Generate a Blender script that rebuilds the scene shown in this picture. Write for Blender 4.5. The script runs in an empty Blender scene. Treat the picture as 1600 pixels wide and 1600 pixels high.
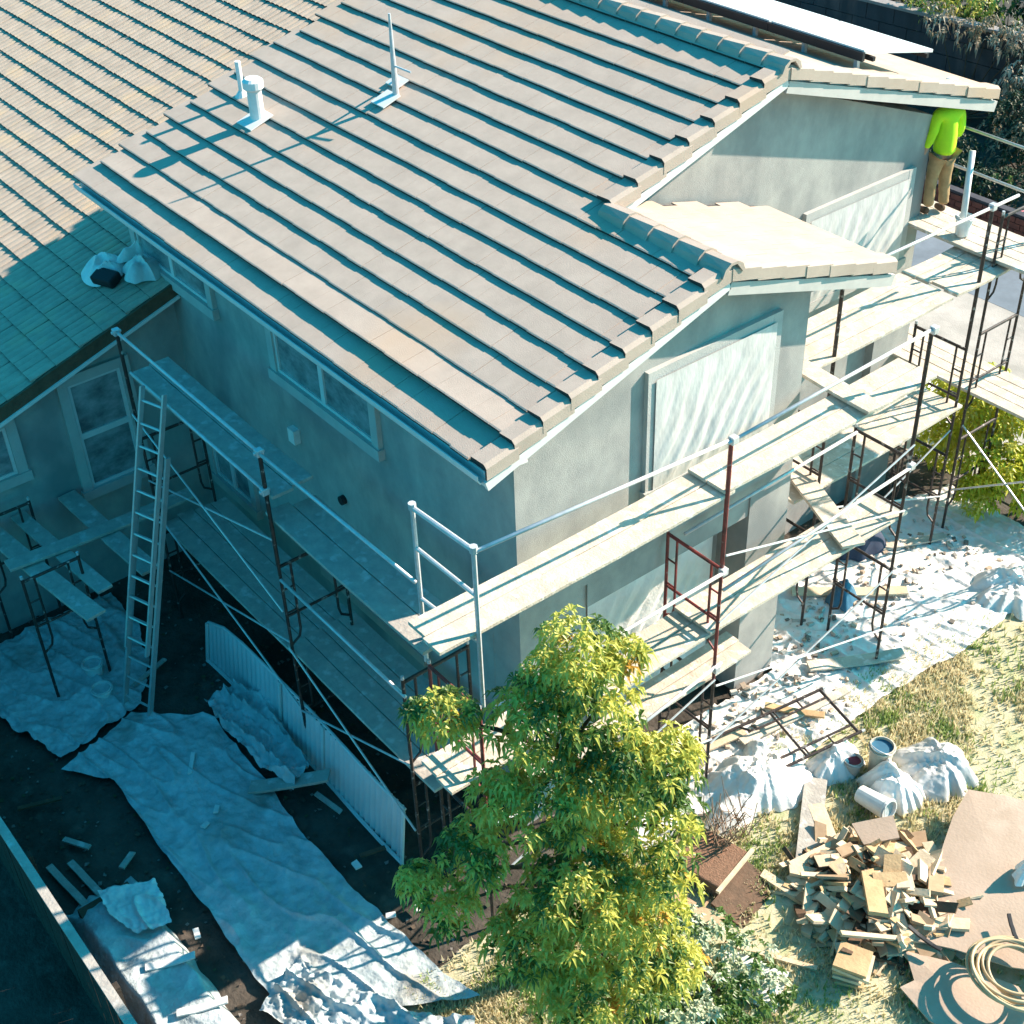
import bpy, bmesh, math, random
from mathutils import Vector, Matrix, noise
random.seed(7)
S = 0.9                                    # drawing units -> metres, baked into every mesh
scn = bpy.context.scene
C = scn.collection
# ------------------------------------------------------------------ camera, sky, sun, exposure
cam = bpy.data.cameras.new('camera'); camo = bpy.data.objects.new('camera', cam); C.objects.link(camo)
yaw, pit, rol = 2.49212813, -.649092, -.0393693
fw = Vector((math.cos(pit)*math.cos(yaw), math.cos(pit)*math.sin(yaw), math.sin(pit)))
r0 = Vector((math.sin(yaw), -math.cos(yaw), 0)); u0 = r0.cross(fw)
Rv = math.cos(rol)*r0 + math.sin(rol)*u0; Uv = -math.sin(rol)*r0 + math.cos(rol)*u0
m3 = Matrix((Rv, Uv, -fw)).transposed()
camo.matrix_world = Matrix.Translation(Vector((10.08, -7.70, 14.99))*S) @ m3.to_4x4()
cam.sensor_width = 36; cam.lens = 2202/1600*36; cam.clip_end = 1500; cam.clip_start = .1
scn.camera = camo
SUN = Vector((.27, .80, .54)).normalized()
w = bpy.data.worlds.new('World'); scn.world = w; w.use_nodes = True
nt = w.node_tree; bg = nt.nodes['Background']
sky = nt.nodes.new('ShaderNodeTexSky'); sky.sky_type = 'NISHITA'; sky.sun_disc = False
sky.sun_elevation = math.asin(SUN.z); sky.sun_rotation = math.atan2(SUN.x, SUN.y)
mx = nt.nodes.new('ShaderNodeMix'); mx.data_type = 'RGBA'; mx.blend_type = 'MULTIPLY'; mx.inputs[0].default_value = 1
mx.inputs[7].default_value = (.06, .72, .82, 1)
nt.links.new(sky.outputs[0], mx.inputs[6]); nt.links.new(mx.outputs[2], bg.inputs[0])
bg.inputs[1].default_value = .13
sl = bpy.data.lights.new('sun', 'SUN'); sl.energy = 5; sl.angle = math.radians(.6); sl.color = (1, .82, .68)
so = bpy.data.objects.new('sun', sl); C.objects.link(so); so.rotation_euler = SUN.to_track_quat('Z', 'Y').to_euler()
so.location = (0, 0, 40)
scn.view_settings.view_transform = 'Standard'; scn.view_settings.look = 'None'
scn.view_settings.exposure = 1.5; scn.view_settings.gamma = 1; scn.view_settings.use_curve_mapping = False
scn.render.resolution_x = 1024; scn.render.resolution_y = 1024

# ------------------------------------------------------------------ materials
MATS = {}
def mat(name, c1, c2=None, scale=3., rough=.8, bump=.0, bscale=30., metal=0., spec=.3, c3=None, c3scale=.6, c3w=.5,
        stretch=(1, 1, 1), alpha=1., transl=0.):
    if name in MATS: return MATS[name]
    m = bpy.data.materials.new(name); m.use_nodes = True; n = m.node_tree; b = n.nodes['Principled BSDF']
    b.inputs['Roughness'].default_value = rough; b.inputs['Metallic'].default_value = metal
    b.inputs['Specular IOR Level'].default_value = spec
    g = n.nodes.new('ShaderNodeNewGeometry'); mp = n.nodes.new('ShaderNodeMapping'); mp.inputs['Scale'].default_value = stretch
    n.links.new(g.outputs['Position'], mp.inputs[0])
    c2 = c2 or tuple(x*.75 for x in c1)
    t = n.nodes.new('ShaderNodeTexNoise'); t.inputs['Scale'].default_value = scale; t.inputs['Detail'].default_value = 6
    t.inputs['Roughness'].default_value = .65
    n.links.new(mp.outputs[0], t.inputs['Vector'])
    cr = n.nodes.new('ShaderNodeValToRGB'); cr.color_ramp.elements[0].position = .34; cr.color_ramp.elements[1].position = .66
    cr.color_ramp.elements[0].color = (*c2, 1); cr.color_ramp.elements[1].color = (*c1, 1)
    n.links.new(t.outputs[0], cr.inputs[0]); out = cr.outputs[0]
    if c3:
        t3 = n.nodes.new('ShaderNodeTexNoise'); t3.inputs['Scale'].default_value = c3scale; t3.inputs['Detail'].default_value = 4
        n.links.new(mp.outputs[0], t3.inputs['Vector'])
        r3 = n.nodes.new('ShaderNodeValToRGB'); r3.color_ramp.elements[0].position = c3w; r3.color_ramp.elements[1].position = c3w+.16
        n.links.new(t3.outputs[0], r3.inputs[0])
        mm = n.nodes.new('ShaderNodeMix'); mm.data_type = 'RGBA'; mm.inputs[7].default_value = (*c3, 1)
        n.links.new(r3.outputs[0], mm.inputs[0]); n.links.new(out, mm.inputs[6]); out = mm.outputs[2]
    n.links.new(out, b.inputs['Base Color'])
    if bump:
        t2 = n.nodes.new('ShaderNodeTexNoise'); t2.inputs['Scale'].default_value = bscale; t2.inputs['Detail'].default_value = 5
        n.links.new(mp.outputs[0], t2.inputs['Vector'])
        bu = n.nodes.new('ShaderNodeBump'); bu.inputs['Strength'].default_value = bump; bu.inputs['Distance'].default_value = .03
        n.links.new(t2.outputs[0], bu.inputs['Height']); n.links.new(bu.outputs[0], b.inputs['Normal'])
    if alpha < 1: b.inputs['Alpha'].default_value = alpha
    if transl:
        o = n.nodes['Material Output']; tr = n.nodes.new('ShaderNodeBsdfTranslucent'); n.links.new(out, tr.inputs[0])
        ms = n.nodes.new('ShaderNodeMixShader'); ms.inputs[0].default_value = transl
        n.links.new(b.outputs[0], ms.inputs[1]); n.links.new(tr.outputs[0], ms.inputs[2]); n.links.new(ms.outputs[0], o.inputs[0])
    MATS[name] = m; return m

stucco = mat('stucco', (.39, .375, .345), (.27, .265, .25), 2.0, .9, .25, 110, c3=(.21, .215, .21), c3scale=.85, c3w=.52, stretch=(1, 1, .7))
tile = mat('flat_concrete_tile', (.44, .35, .285), (.37, .295, .24), 2.5, .85, .2, 90, c3=(.45, .32, .225), c3scale=.35, c3w=.55)
tile_old = mat('ribbed_concrete_tile', (.46, .36, .275), (.36, .285, .22), 3.5, .85, .3, 70, c3=(.49, .365, .245), c3scale=1.5, c3w=.55)
tile_edge = mat('shadow_line_tile_edge', (.05, .045, .042), (.03, .028, .026), 8, .9)  # shadow lines between courses, painted near-black on tile fronts and rake ends
deck = mat('roof_underlay', (.05, .05, .055), (.035, .035, .04), 3, .8)
fasc = mat('white_trim', (.66, .64, .60), (.58, .57, .54), 4, .6)
bgrey = mat('shade_toned_barge', (.50, .47, .43), (.43, .41, .38), 4, .7)  # white trim darkened for north boards; their shade is in the colour
trim = mat('stucco_trim', (.44, .43, .40), (.38, .37, .35), 4, .8, .2, 60)
glass = mat('window_glass', (.34, .37, .37), (.09, .11, .115), 2.1, .12, spec=.9, stretch=(1,1,1.6))
sashm = mat('vinyl_sash', (.62, .62, .6), (.55, .55, .53), 5, .5)
film = mat('plastic_film', (.58, .57, .54), (.44, .435, .42), 4, .35, .12, 14, spec=.5, stretch=(1, 2.2, .8))
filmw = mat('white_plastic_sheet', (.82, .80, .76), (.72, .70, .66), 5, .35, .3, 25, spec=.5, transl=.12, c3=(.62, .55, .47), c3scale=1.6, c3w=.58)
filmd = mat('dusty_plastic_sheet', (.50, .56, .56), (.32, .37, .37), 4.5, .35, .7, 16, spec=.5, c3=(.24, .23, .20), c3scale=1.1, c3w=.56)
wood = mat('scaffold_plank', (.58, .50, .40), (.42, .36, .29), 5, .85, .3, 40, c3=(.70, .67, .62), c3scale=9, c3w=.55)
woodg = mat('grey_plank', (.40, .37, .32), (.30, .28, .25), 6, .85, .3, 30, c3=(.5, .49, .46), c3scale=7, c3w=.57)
wood_raw = mat('raw_timber', (.50, .34, .18), (.38, .25, .13), 6, .8, .2, 30)
wood_pale = mat('pale_timber', (.62, .50, .35), (.50, .39, .26), 6, .8, .2, 30)
wood_dark = mat('dark_timber', (.13, .075, .045), (.08, .05, .03), 8, .8, .3, 30)
ply = mat('plywood', (.42, .315, .24), (.36, .27, .20), 2.2, .75, .15, 30, c3=(.46, .37, .29), c3scale=1.5, c3w=.6)
fence_m = mat('weathered_fence', (.055, .045, .035), (.03, .025, .02), 5, .9, .3, 25)
steel = mat('galvanised_steel', (.60, .60, .60), (.48, .48, .48), 12, .4, metal=.3)
dark_steel = mat('dark_painted_steel', (.03, .026, .025), (.065, .045, .04), 9, .5, metal=.2, c3=(.45, .43, .4), c3scale=14, c3w=.6)
red_steel = mat('red_painted_steel', (.30, .05, .045), (.07, .03, .028), 4, .5, metal=.1, c3=(.4, .38, .35), c3scale=14, c3w=.62)
alu = mat('aluminium', (.50, .51, .50), (.42, .43, .42), 8, .4, metal=.4)
dirt = mat('bare_dirt', (.08, .068, .055), (.03, .026, .02), 1.6, .95, .8, 14, c3=(.10, .085, .068), c3scale=3, c3w=.58)
lawn_m = mat('dry_lawn', (.50, .44, .31), (.34, .335, .20), 9, .95, .4, 40, c3=(.30, .33, .17), c3scale=2.2, c3w=.56)
conc = mat('concrete_paving', (.42, .38, .34), (.28, .26, .23), 1.1, .85, .3, 40)
patio_blue = mat('slate_patio', (.16, .19, .22), (.11, .13, .15), 1.3, .7)
leaf_a = mat('leaf_green', (.12, .20, .035), (.06, .12, .022), 5, .42, spec=.5, transl=.4)
leaf_y = mat('leaf_yellow_green', (.64, .60, .12), (.44, .45, .08), 5, .42, spec=.5, transl=.45)
leaf_o = mat('leaf_orange', (.50, .25, .03), (.38, .22, .03), 5, .5, transl=.25)
leaf_lime = mat('leaf_lime', (.60, .58, .04), (.42, .44, .04), 5, .5, transl=.35)
leaf_w = mat('leaf_pale', (.55, .58, .42), (.34, .40, .22), 5, .5, transl=.25)
leaf_d = mat('leaf_dark', (.035, .06, .02), (.02, .04, .015), 5, .5, transl=.2)
leaf_t = mat('dry_vine', (.30, .24, .15), (.17, .14, .08), 5, .8, transl=.2)
bark = mat('bark', (.10, .07, .045), (.06, .045, .03), 12, .9, .6, 30)
hivis = mat('neon_yellow_shirt', (.50, .78, .02), (.42, .68, .02), 6, .8)
khaki = mat('stained_khaki_trousers', (.42, .28, .14), (.30, .19, .09), 7, .9)
skin = mat('skin', (.42, .25, .17), (.38, .22, .15), 8, .6)
black = mat('black_rubber', (.02, .02, .022), (.015, .015, .017), 5, .6)
blue = mat('blue_plastic', (.05, .16, .24), (.04, .12, .19), 4, .4)
white = mat('white_plastic', (.72, .71, .68), (.60, .59, .56), 6, .5)
brick_m = mat('red_brick', (.22, .07, .05), (.14, .05, .04), 6, .85)
blockw = mat('dark_block_wall', (.06, .065, .075), (.04, .045, .05), 1.6, .9, .3, 20, c3=(.13, .11, .11), c3scale=1.2, c3w=.56, stretch=(1, 1, .3))
solar_m = mat('glare_white_panel', (.70, .71, .70), (.62, .63, .62), 3, .35, spec=.6)  # white sun glare on the panels, put into the base colour
cardb = mat('cardboard', (.38, .27, .17), (.30, .20, .12), 6, .85)
crate_m = mat('wicker_crate', (.24, .13, .08), (.14, .08, .05), 22, .9, .5, 50)
hose_m = mat('tan_hose', (.52, .40, .24), (.42, .31, .18), 6, .5)
wallred = mat('maroon_cloth', (.2, .04, .06), (.12, .03, .04), 5, .8)

# ------------------------------------------------------------------ mesh builder
class MB:
    def __init__(s): s.v = []; s.f = []; s.mi = []
    def add(s, vs, fs, mi=0):
        o = len(s.v); s.v += [tuple(x) for x in vs]; s.f += [tuple(i+o for i in f) for f in fs]; s.mi += [mi]*len(fs); return s
    def box(s, a, b, mi=0):
        x0, y0, z0 = a; x1, y1, z1 = b
        return s.add([(x0,y0,z0),(x1,y0,z0),(x1,y1,z0),(x0,y1,z0),(x0,y0,z1),(x1,y0,z1),(x1,y1,z1),(x0,y1,z1)],
                     [(3,2,1,0),(4,5,6,7),(0,1,5,4),(1,2,6,5),(2,3,7,6),(3,0,4,7)], mi)
    def obox(s, c, size, M, mi=0):
        hx, hy, hz = [q/2 for q in size]; c = Vector(c)
        vs = [c + M @ Vector((x*hx, y*hy, z*hz)) for z in (-1,1) for x, y in ((-1,-1),(1,-1),(1,1),(-1,1))]
        return s.add(vs, [(3,2,1,0),(4,5,6,7),(0,1,5,4),(1,2,6,5),(2,3,7,6),(3,0,4,7)], mi)
    def beam(s, p, q, wd, ht, up=(0,0,1), mi=0):
        p, q = Vector(p), Vector(q); d = (q-p); L = d.length; d.normalize(); sd = d.cross(Vector(up)).normalized(); u = sd.cross(d)
        M = Matrix((d, sd, u)).transposed()
        return s.obox((p+q)/2, (L, wd, ht), M, mi)
    def tube(s, pts, r, n=8, mi=0, closed=False, caps=True):
        pts = [Vector(p) for p in pts]; N = len(pts); rs = r if isinstance(r, (list, tuple)) else [r]*N; o = len(s.v); prev = None
        for i, p in enumerate(pts):
            a = pts[(i-1) % N] if (i or closed) else p; b = pts[(i+1) % N] if (i < N-1 or closed) else p
            d = (b-a).normalized()
            if prev is None:
                t = Vector((0,0,1)) if abs(d.z) < .9 else Vector((1,0,0)); x = d.cross(t).normalized()
            else: x = (prev - d*prev.dot(d)).normalized()
            prev = x; y = d.cross(x)
            for k in range(n):
                an = 2*math.pi*k/n; s.v.append(tuple(p + (x*math.cos(an)+y*math.sin(an))*rs[i]))
        M = N if closed else N-1
        for i in range(M):
            for k in range(n):
                a = o+i*n+k; b = o+i*n+(k+1) % n; c = o+((i+1) % N)*n+(k+1) % n; d = o+((i+1) % N)*n+k
                s.f.append((a,b,c,d)); s.mi.append(mi)
        if caps and not closed:
            s.f.append(tuple(o+k for k in reversed(range(n)))); s.mi.append(mi)
            s.f.append(tuple(o+(N-1)*n+k for k in range(n))); s.mi.append(mi)
        return s
    def prism(s, poly, vec, mi=0):
        n = len(poly); v = Vector(vec); o = [Vector(p) for p in poly]
        return s.add(o+[p+v for p in o], [tuple(reversed(range(n))), tuple(range(n, 2*n))]+[(i,(i+1)%n,(i+1)%n+n,i+n) for i in range(n)], mi)
    def grid(s, fn, nu, nv, mi=0):
        vs = [fn(i/nu, j/nv) for j in range(nv+1) for i in range(nu+1)]
        return s.add(vs, [(j*(nu+1)+i, j*(nu+1)+i+1, (j+1)*(nu+1)+i+1, (j+1)*(nu+1)+i) for j in range(nv) for i in range(nu)], mi)
    def build(s, name, m, parent=None, origin=None, smooth=False, bevel=0, fixn=True):
        if parent is None:
            if origin is None:
                n = len(s.v); origin = (sum(v[0] for v in s.v)/n, sum(v[1] for v in s.v)/n, min(v[2] for v in s.v))
        else: origin = origin or (0,0,0)
        me = bpy.data.meshes.new(name)
        me.from_pydata([((v[0]-origin[0])*S, (v[1]-origin[1])*S, (v[2]-origin[2])*S) for v in s.v], [], s.f)
        for x in (m if isinstance(m, (list, tuple)) else [m]): me.materials.append(x)
        for p, i in zip(me.polygons, s.mi): p.material_index = i; p.use_smooth = smooth
        if fixn and len(s.f) < 30000:
            b = bmesh.new(); b.from_mesh(me); bmesh.ops.recalc_face_normals(b, faces=b.faces); b.to_mesh(me); b.free()
        me.update()
        o = bpy.data.objects.new(name, me); C.objects.link(o)
        o.parent = parent
        o.location = Vector(origin)*S if parent is None else (0,0,0)
        if bevel:
            md = o.modifiers.new('bevel', 'BEVEL'); md.width = bevel*S; md.segments = 2; md.limit_method = 'ANGLE'
        return o
def wpart(mb, name, m, parent, **k):       # part given in world units under a parent
    return mb.build(name, m, parent, origin=tuple(Vector(parent.location)/S) if parent.parent is None else (0,0,0), **k)
def tag(o, label=None, cat=None, group=None, kind=None):
    if label: o['label'] = label
    if cat: o['category'] = cat
    if group: o['group'] = group
    if kind: o['kind'] = kind
    return o
def thing(name, label, cat, loc=(0,0,0), rz=0, group=None):
    o = bpy.data.objects.new(name, None); C.objects.link(o); o.location = Vector(loc)*S; o.rotation_euler = (0,0,rz); o.empty_display_size = .2
    return tag(o, label, cat, group)
def dup(root, loc, rz, label, group=None):
    r = root.copy(); C.objects.link(r); r.location = Vector(loc)*S; r.rotation_euler = (0,0,rz); r['label'] = label
    if group: r['group'] = group
    for ch in list(root.children):
        c = ch.copy(); C.objects.link(c); c.parent = r
        for g in list(ch.children):
            d = g.copy(); C.objects.link(d); d.parent = c
    return r
def fbm(x, y, z=0, o=3):
    v = 0; a = 1
    for i in range(o): v += a*noise.noise(Vector((x*2**i, y*2**i, z+i*7.3))); a *= .5
    return v
def lerp(a, b, t): return a+(b-a)*t
def poly_at(P, t):
    k = t*(len(P)-1); i = min(int(k), len(P)-2); return Vector(P[i]).lerp(Vector(P[i+1]), k-i)

# ------------------------------------------------------------------ the setting
tag(MB().add([(-400,-400,0),(400,-400,0),(400,400,0),(-400,400,0)], [(0,1,2,3)]).build('ground', dirt), kind='structure')
def gh(x, y): return .03*fbm(x*.5, y*.5, 3)
def lawn_pt(u, v):
    t = u; y = lerp(-3.2, 30, v)
    xl = 1.0 if y < 10.3 else 1.0
    x = lerp(xl + .25*fbm(y*1.3, 0, 1), 40, t**2)
    return (x, y, .03+.05*max(0, fbm(x*.6, y*.6, 5))*min(1, u*20))
tag(MB().grid(lawn_pt, 60, 120).build('lawn', lawn_m, smooth=True), kind='structure')
tag(MB().add([(-14,10.9,.012),(-1.2,10.9,.012),(3,13,.012),(3,16.6,.012),(-14,16.6,.012)], [(0,1,2,3,4)]).build('concrete_path', conc), kind='structure')
tag(MB().add([(-30,16.6,.016),(6,16.6,.016),(6,19.2,.016),(-30,19.2,.016)], [(0,1,2,3)]).build('patio', patio_blue), kind='structure')
g = MB()
for i in range(26000):
    x = 1.05+abs(random.gauss(0, 2.6)); y = random.uniform(-2.8, 11.5)
    if fbm(x*.8, y*.8, 9) < -.12 and random.random() < .8: continue
    for k in range(3):
        a = random.uniform(0, 6.28); h = random.uniform(.05, .13); l = random.uniform(.01, .07); wd = .016
        dx, dy = math.cos(a), math.sin(a); px, py = x+random.uniform(-.05,.05), y+random.uniform(-.05,.05)
        g.add([(px-dy*wd, py+dx*wd, .03),(px+dy*wd, py-dx*wd, .03),(px+dx*l, py+dy*l, .03+h)], [(0,1,2)], 0 if fbm(px*1.5, py*1.5, 2)+random.uniform(-.3,.3) < .22 else 1)
grass_dry = mat('dry_grass_blade', (.70, .61, .40), (.56, .51, .30), 3, .9, transl=.45)
grass_gr = mat('green_grass_blade', (.34, .42, .14), (.24, .32, .10), 3, .9, transl=.3)
tag(g.build('grass', [grass_dry, grass_gr], fixn=False), 'short patchy half-dry grass covering the sunny yard', 'grass', kind='stuff')
# small litter of leaves / stones on the dark dirt
g = MB()
for i in range(2600):
    x = random.uniform(-9, 2.2); y = random.uniform(-5.6, .8)
    a = random.uniform(0, 6.28); r = random.uniform(.015, .05)
    z = .01
    g.add([(x+r*math.cos(a+k*1.57)*random.uniform(.5,1), y+r*math.sin(a+k*1.57)*random.uniform(.5,1), z+random.uniform(0,.03)) for k in range(4)], [(0,1,2,3)], random.choice((0,0,0,1,2)))
tag(g.build('ground_litter', [mat('litter_brown', (.10,.07,.045), (.05,.04,.03)), mat('litter_grey', (.2,.19,.17), (.12,.11,.1)), mat('litter_green', (.05,.07,.03), (.03,.04,.02))], fixn=False),
    'dry leaves and small stones littering the shaded dirt', 'leaf litter', kind='stuff')

# ------------------------------------------------------------------ house
T = .32
house = thing('house', 'grey stucco two-storey house with brown concrete tile roofs and masked windows', 'house', (0,0,0))
def hp(mb, name, m, **k): return mb.build(name, m, house, **k)
RZ = lambda y: 6.58+T*y            # top of tiles, south slope of the main roof
# walls: lower gable block
def ypoly(pts, x): return [(x, y, z) for y, z in pts]
hp(MB().prism(ypoly([(0,3.7),(4.77,3.7),(4.77,6.6),(2.95,7.22),(0,6.28)], 0), (-9.7,0,0)), 'upper_wall', stucco)
hp(MB().box((-9.7,0,0),(-.55,4.765,3.7)), 'ground_floor_wall', stucco)
hp(MB().box((-.55,.003,0),(-.003,1.0,3.7)).box((-.55,.5,0),(-.05,1.1,3.7)), 'corner_pier', stucco)
hp(MB().box((-.55,3.98,0),(.0,4.767,3.7)), 'wall_pier', stucco)
hp(MB().box((-.55,1.1,3.3),(-.02,3.98,3.7)), 'lintel', stucco)
hp(MB().prism(ypoly([(.2,0),(9.8,0),(9.8,6.75),(6.05,8.15),(.2,6.35)], -2.1), (-7.5,0,0)), 'rear_wall', stucco)
hp(MB().box((-2.1,8.9,0),(-1.95,9.79,3.6)), 'wall_pier', stucco)
# left (lower) wing
LZ = lambda y: 5.08+T*y
hp(MB().prism(ypoly([(0,0),(0,4.85),(-7,2.62),(-7,0)], -8.5), (-22,0,0)), 'left_wing_wall', stucco)
# decks (thick, dark)
def slab(xa, xb, ya, yb, zf, th=.10, drop=.06):
    pts = [(xa,ya,zf(ya)-drop),(xb,ya,zf(ya)-drop),(xb,yb,zf(yb)-drop),(xa,yb,zf(yb)-drop)]
    return MB().prism(pts, (0,0,-th))
NZ = lambda y: 8.5-T*(y-6.05)
GZ = lambda y: 7.52-T*(y-2.95)
hp(slab(-9.72, -1.8, -.56, 6.05, RZ), 'roof_deck', deck)
hp(slab(-1.8, .28, -.56, 2.95, RZ), 'roof_deck', deck)
hp(slab(-2.1, .28, 2.95, 5.95, GZ), 'roof_deck', deck)
hp(slab(-9.72, -1.8, 6.05, 10.8, NZ), 'roof_deck', deck)
hp(slab(-30, -8.24, -7, 9.5, LZ, .1, .05), 'roof_deck', deck)
# --- tiles
def flat_tile_mesh(wd, ln, h):
    m = MB(); g_ = .002
    x0, x1 = -wd/2+g_, wd/2-g_
    m.add([(x0,0,h*.3),(x1,0,h*.3),(x1,ln,-.012),(x0,ln,-.012),(x0,0,h),(x1,0,h),(x1,.02,h+.004),(x0,.02,h+.004),(x1,ln,.006),(x0,ln,.006)],
          [(0,1,5,4),(4,5,6,7),(7,6,8,9),(0,4,7,9,3),(1,2,8,6,5),(3,9,8,2),(0,3,2,1)])
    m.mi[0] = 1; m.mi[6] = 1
    return m
def ribbed_tile_mesh(wd, ln, h):
    m = MB(); n = 8; xs = [lerp(-wd/2+.005, wd/2-.005, i/n) for i in range(n+1)]
    prof = [0, .016, .02, .016, 0, .016, .02, .016, 0]
    vs = [(x,0,h*.2) for x in xs]+[(x,0,h+p) for x, p in zip(xs, prof)]+[(x,ln,.004+p) for x, p in zip(xs, prof)]
    k = n+1; fs = []
    for i in range(n): fs += [(i,i+1,k+i+1,k+i),(k+i,k+i+1,2*k+i+1,2*k+i)]
    fs += [(0,k,2*k),(n,2*k+n,k+n)]
    m.add(vs, fs)
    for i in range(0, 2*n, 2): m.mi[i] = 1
    return m
CAMP = Vector((10.08,-7.70,14.99))
def tile_field(cells, mk, m, name, stuffname, slope_sign, budget=300, label=None):
    """cells: list of (x, y, z, jitter) tile lower-edge centres"""
    ang = math.atan(T)
    cells = sorted(cells, key=lambda c: (Vector(c[:3])-CAMP).length)
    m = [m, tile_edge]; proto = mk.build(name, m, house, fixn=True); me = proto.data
    rest = MB()
    for i, c in enumerate(cells):
        R_ = Matrix.Rotation(0 if slope_sign > 0 else math.pi, 3, 'Z') @ Matrix.Rotation(ang+c[4], 3, 'X') @ Matrix.Rotation(c[3], 3, 'Z')
        if i < budget:
            o = proto if i == 0 else bpy.data.objects.new(name, me)
            if i: C.objects.link(o); o.parent = house
            o.matrix_local = Matrix.Translation(Vector(c[:3])*S) @ R_.to_4x4()
        else:
            rest.add([Vector(c[:3]) + R_ @ Vector(v) for v in mk.v], mk.f); rest.mi[-len(mk.f):] = mk.mi
    if rest.v:
        o = rest.build(stuffname, m, house, fixn=False); o['kind'] = 'stuff'
    return me
EX = .405     # horizontal course spacing
cosS = 1/math.sqrt(1+T*T)
cells = []
row = 0; y = -.60
while y < 5.9:
    xr = .02 if y < 2.75 else -2.05
    lift = 0
    stag = (row % 2)*.165
    x = xr-.165-stag
    if stag: pass
    while x > -9.72:
        lo = 0; lift = 0
        if row == 1: lift = .022+.04*max(0, min(1, (x+8.5)/8))
        cells.append((x+random.uniform(-.003,.003), y+lo*1.0-.012*random.random()+.008*fbm(x*.7, y*3), RZ(y)-.045+lift+random.uniform(0,.002), random.uniform(-.004,.004), random.uniform(-.002,.002)-lift*1.6))
        x -= .33
    if stag:     # half tile filled by a full tile tucked under the rake tile
        l_ = .06 if row == 1 else 0; cells.append((xr-.02, y, RZ(y)-.048+l_, 0, -l_*1.6))
    y += EX; row += 1
    if row == 1: y += .0
tile_field(cells, flat_tile_mesh(.33, EX/cosS+.07, .046), tile, 'flat_roof_tile', 'flat_roof_tiles_far', 1)
cells = []
for (xa, xb, ya, yb, zf) in ((-2.0, .1, 3.15, 5.98, GZ), (-9.7, -1.95, 6.25, 10.85, NZ)):
    y = yb; r = 0
    while y > ya:
        x = xb-.165-(r % 2)*.165
        while x > xa:
            if r % 2 and x > xb-.4: cells.append((xb-.12, y, zf(y)-.016, 0, 0))
            cells.append((x, y, zf(y)-.012+random.uniform(0,.001), random.uniform(-.002,.002), 0)); x -= .33
        y -= EX; r += 1
tile_field(cells, flat_tile_mesh(.33, EX/cosS+.07, .022), tile, 'north_roof_tile', 'north_roof_tiles_far', -1)
cells = []
y = -6.6; r = 0
while y < 9.3:
    x = -8.42-(r % 2)*.16
    if r % 2 and y < .2: cells.append((-8.40, y, LZ(y)-.055, 0, 0))
    while x > -27:
        if y > 1.2 and x > -9.4: x -= .32; continue
        cells.append((x+random.uniform(-.004,.004), y+random.uniform(-.006,.006), LZ(y)-.045+random.uniform(0,.006), random.uniform(-.008,.008), random.uniform(-.004,.004)))
        x -= .32
    y += EX+.005; r += 1
tile_field(cells, ribbed_tile_mesh(.32, EX/cosS+.07, .038), tile_old, 'ribbed_roof_tile', 'ribbed_roof_tiles_far', 1)
# --- rake tiles (L-shaped caps), one object each, lower ends lifted so each course steps
def rake_tiles(x_edge, y0, y1, zf, up, wd=.27, face=.19):
    n = int(round(abs(y1-y0)/EX)); ang = math.atan(T)
    for i in range(n):
        ya = lerp(y0, y1, i/n); yb = lerp(y0, y1, (i+1)/n)+(.05 if y1 > y0 else -.05)
        if up < 0: h0, h1 = .055, .03
        else: h0, h1 = .085, .022
        if not up > 0: pass
        jx = random.uniform(-.008, .008)
        a0 = zf(ya)+(h0); a1 = zf(yb)+h1
        X0 = x_edge-wd; X1 = x_edge+jx
        # slight bevel between top flange and outer face
        prof = lambda y_, z_: [(X0,y_,z_-.012),(X1-.05,y_,z_),(X1,y_,z_-.04),(X1,y_,z_-face),(X1-.03,y_,z_-face),(X1-.03,y_,z_-.05),(X0,y_,z_-.045)]
        p, q = prof(ya, a0), prof(yb, a1); k = len(p)
        m = MB(); m.add(p+q, [tuple(range(k)), tuple(range(2*k-1, k-1, -1))]+[(j,(j+1)%k,(j+1)%k+k,j+k) for j in range(k)])
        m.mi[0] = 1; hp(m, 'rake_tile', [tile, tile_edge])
rake_tiles(.34, -.62, 2.9, RZ, 1)
rake_tiles(-1.74, 2.98, 6.0, RZ, 1)
rake_tiles(.34, 6.0, 3.0, GZ, -1)
rake_tiles(-1.74, 10.85, 6.1, NZ, -1)
# --- ridge caps
def ridge(xa, xb, yr, zr):
    n = int(round((xb-xa)/.40))
    for i in range(n):
        x1 = xb-i*(xb-xa)/n; x0 = x1-(xb-xa)/n-.05
        pr = [(-.17,-.10),(-.13,0.0),(-.05,.055),(.05,.055),(.13,0.0),(.17,-.10),(.13,-.10),(.04,.02),(-.04,.02),(-.13,-.10)]
        za, zb = zr+.055+random.uniform(0,.006), zr+.03
        m = MB(); k = len(pr)
        m.add([(x1,yr+a*1.08,za+b) for a, b in pr]+[(x0,yr+a*.95,zb+b) for a, b in pr], [tuple(range(k)), tuple(range(2*k-1,k-1,-1))]+[(j,(j+1)%k,(j+1)%k+k,j+k) for j in range(k)])
        hp(m, 'ridge_cap', tile)
ridge(-9.7, -1.72, 6.05, 8.5)
ridge(-1.75, .36, 2.95, 7.5)
ridge(-27, -9.5, 9.35, 5.08+T*9.35)
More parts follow.
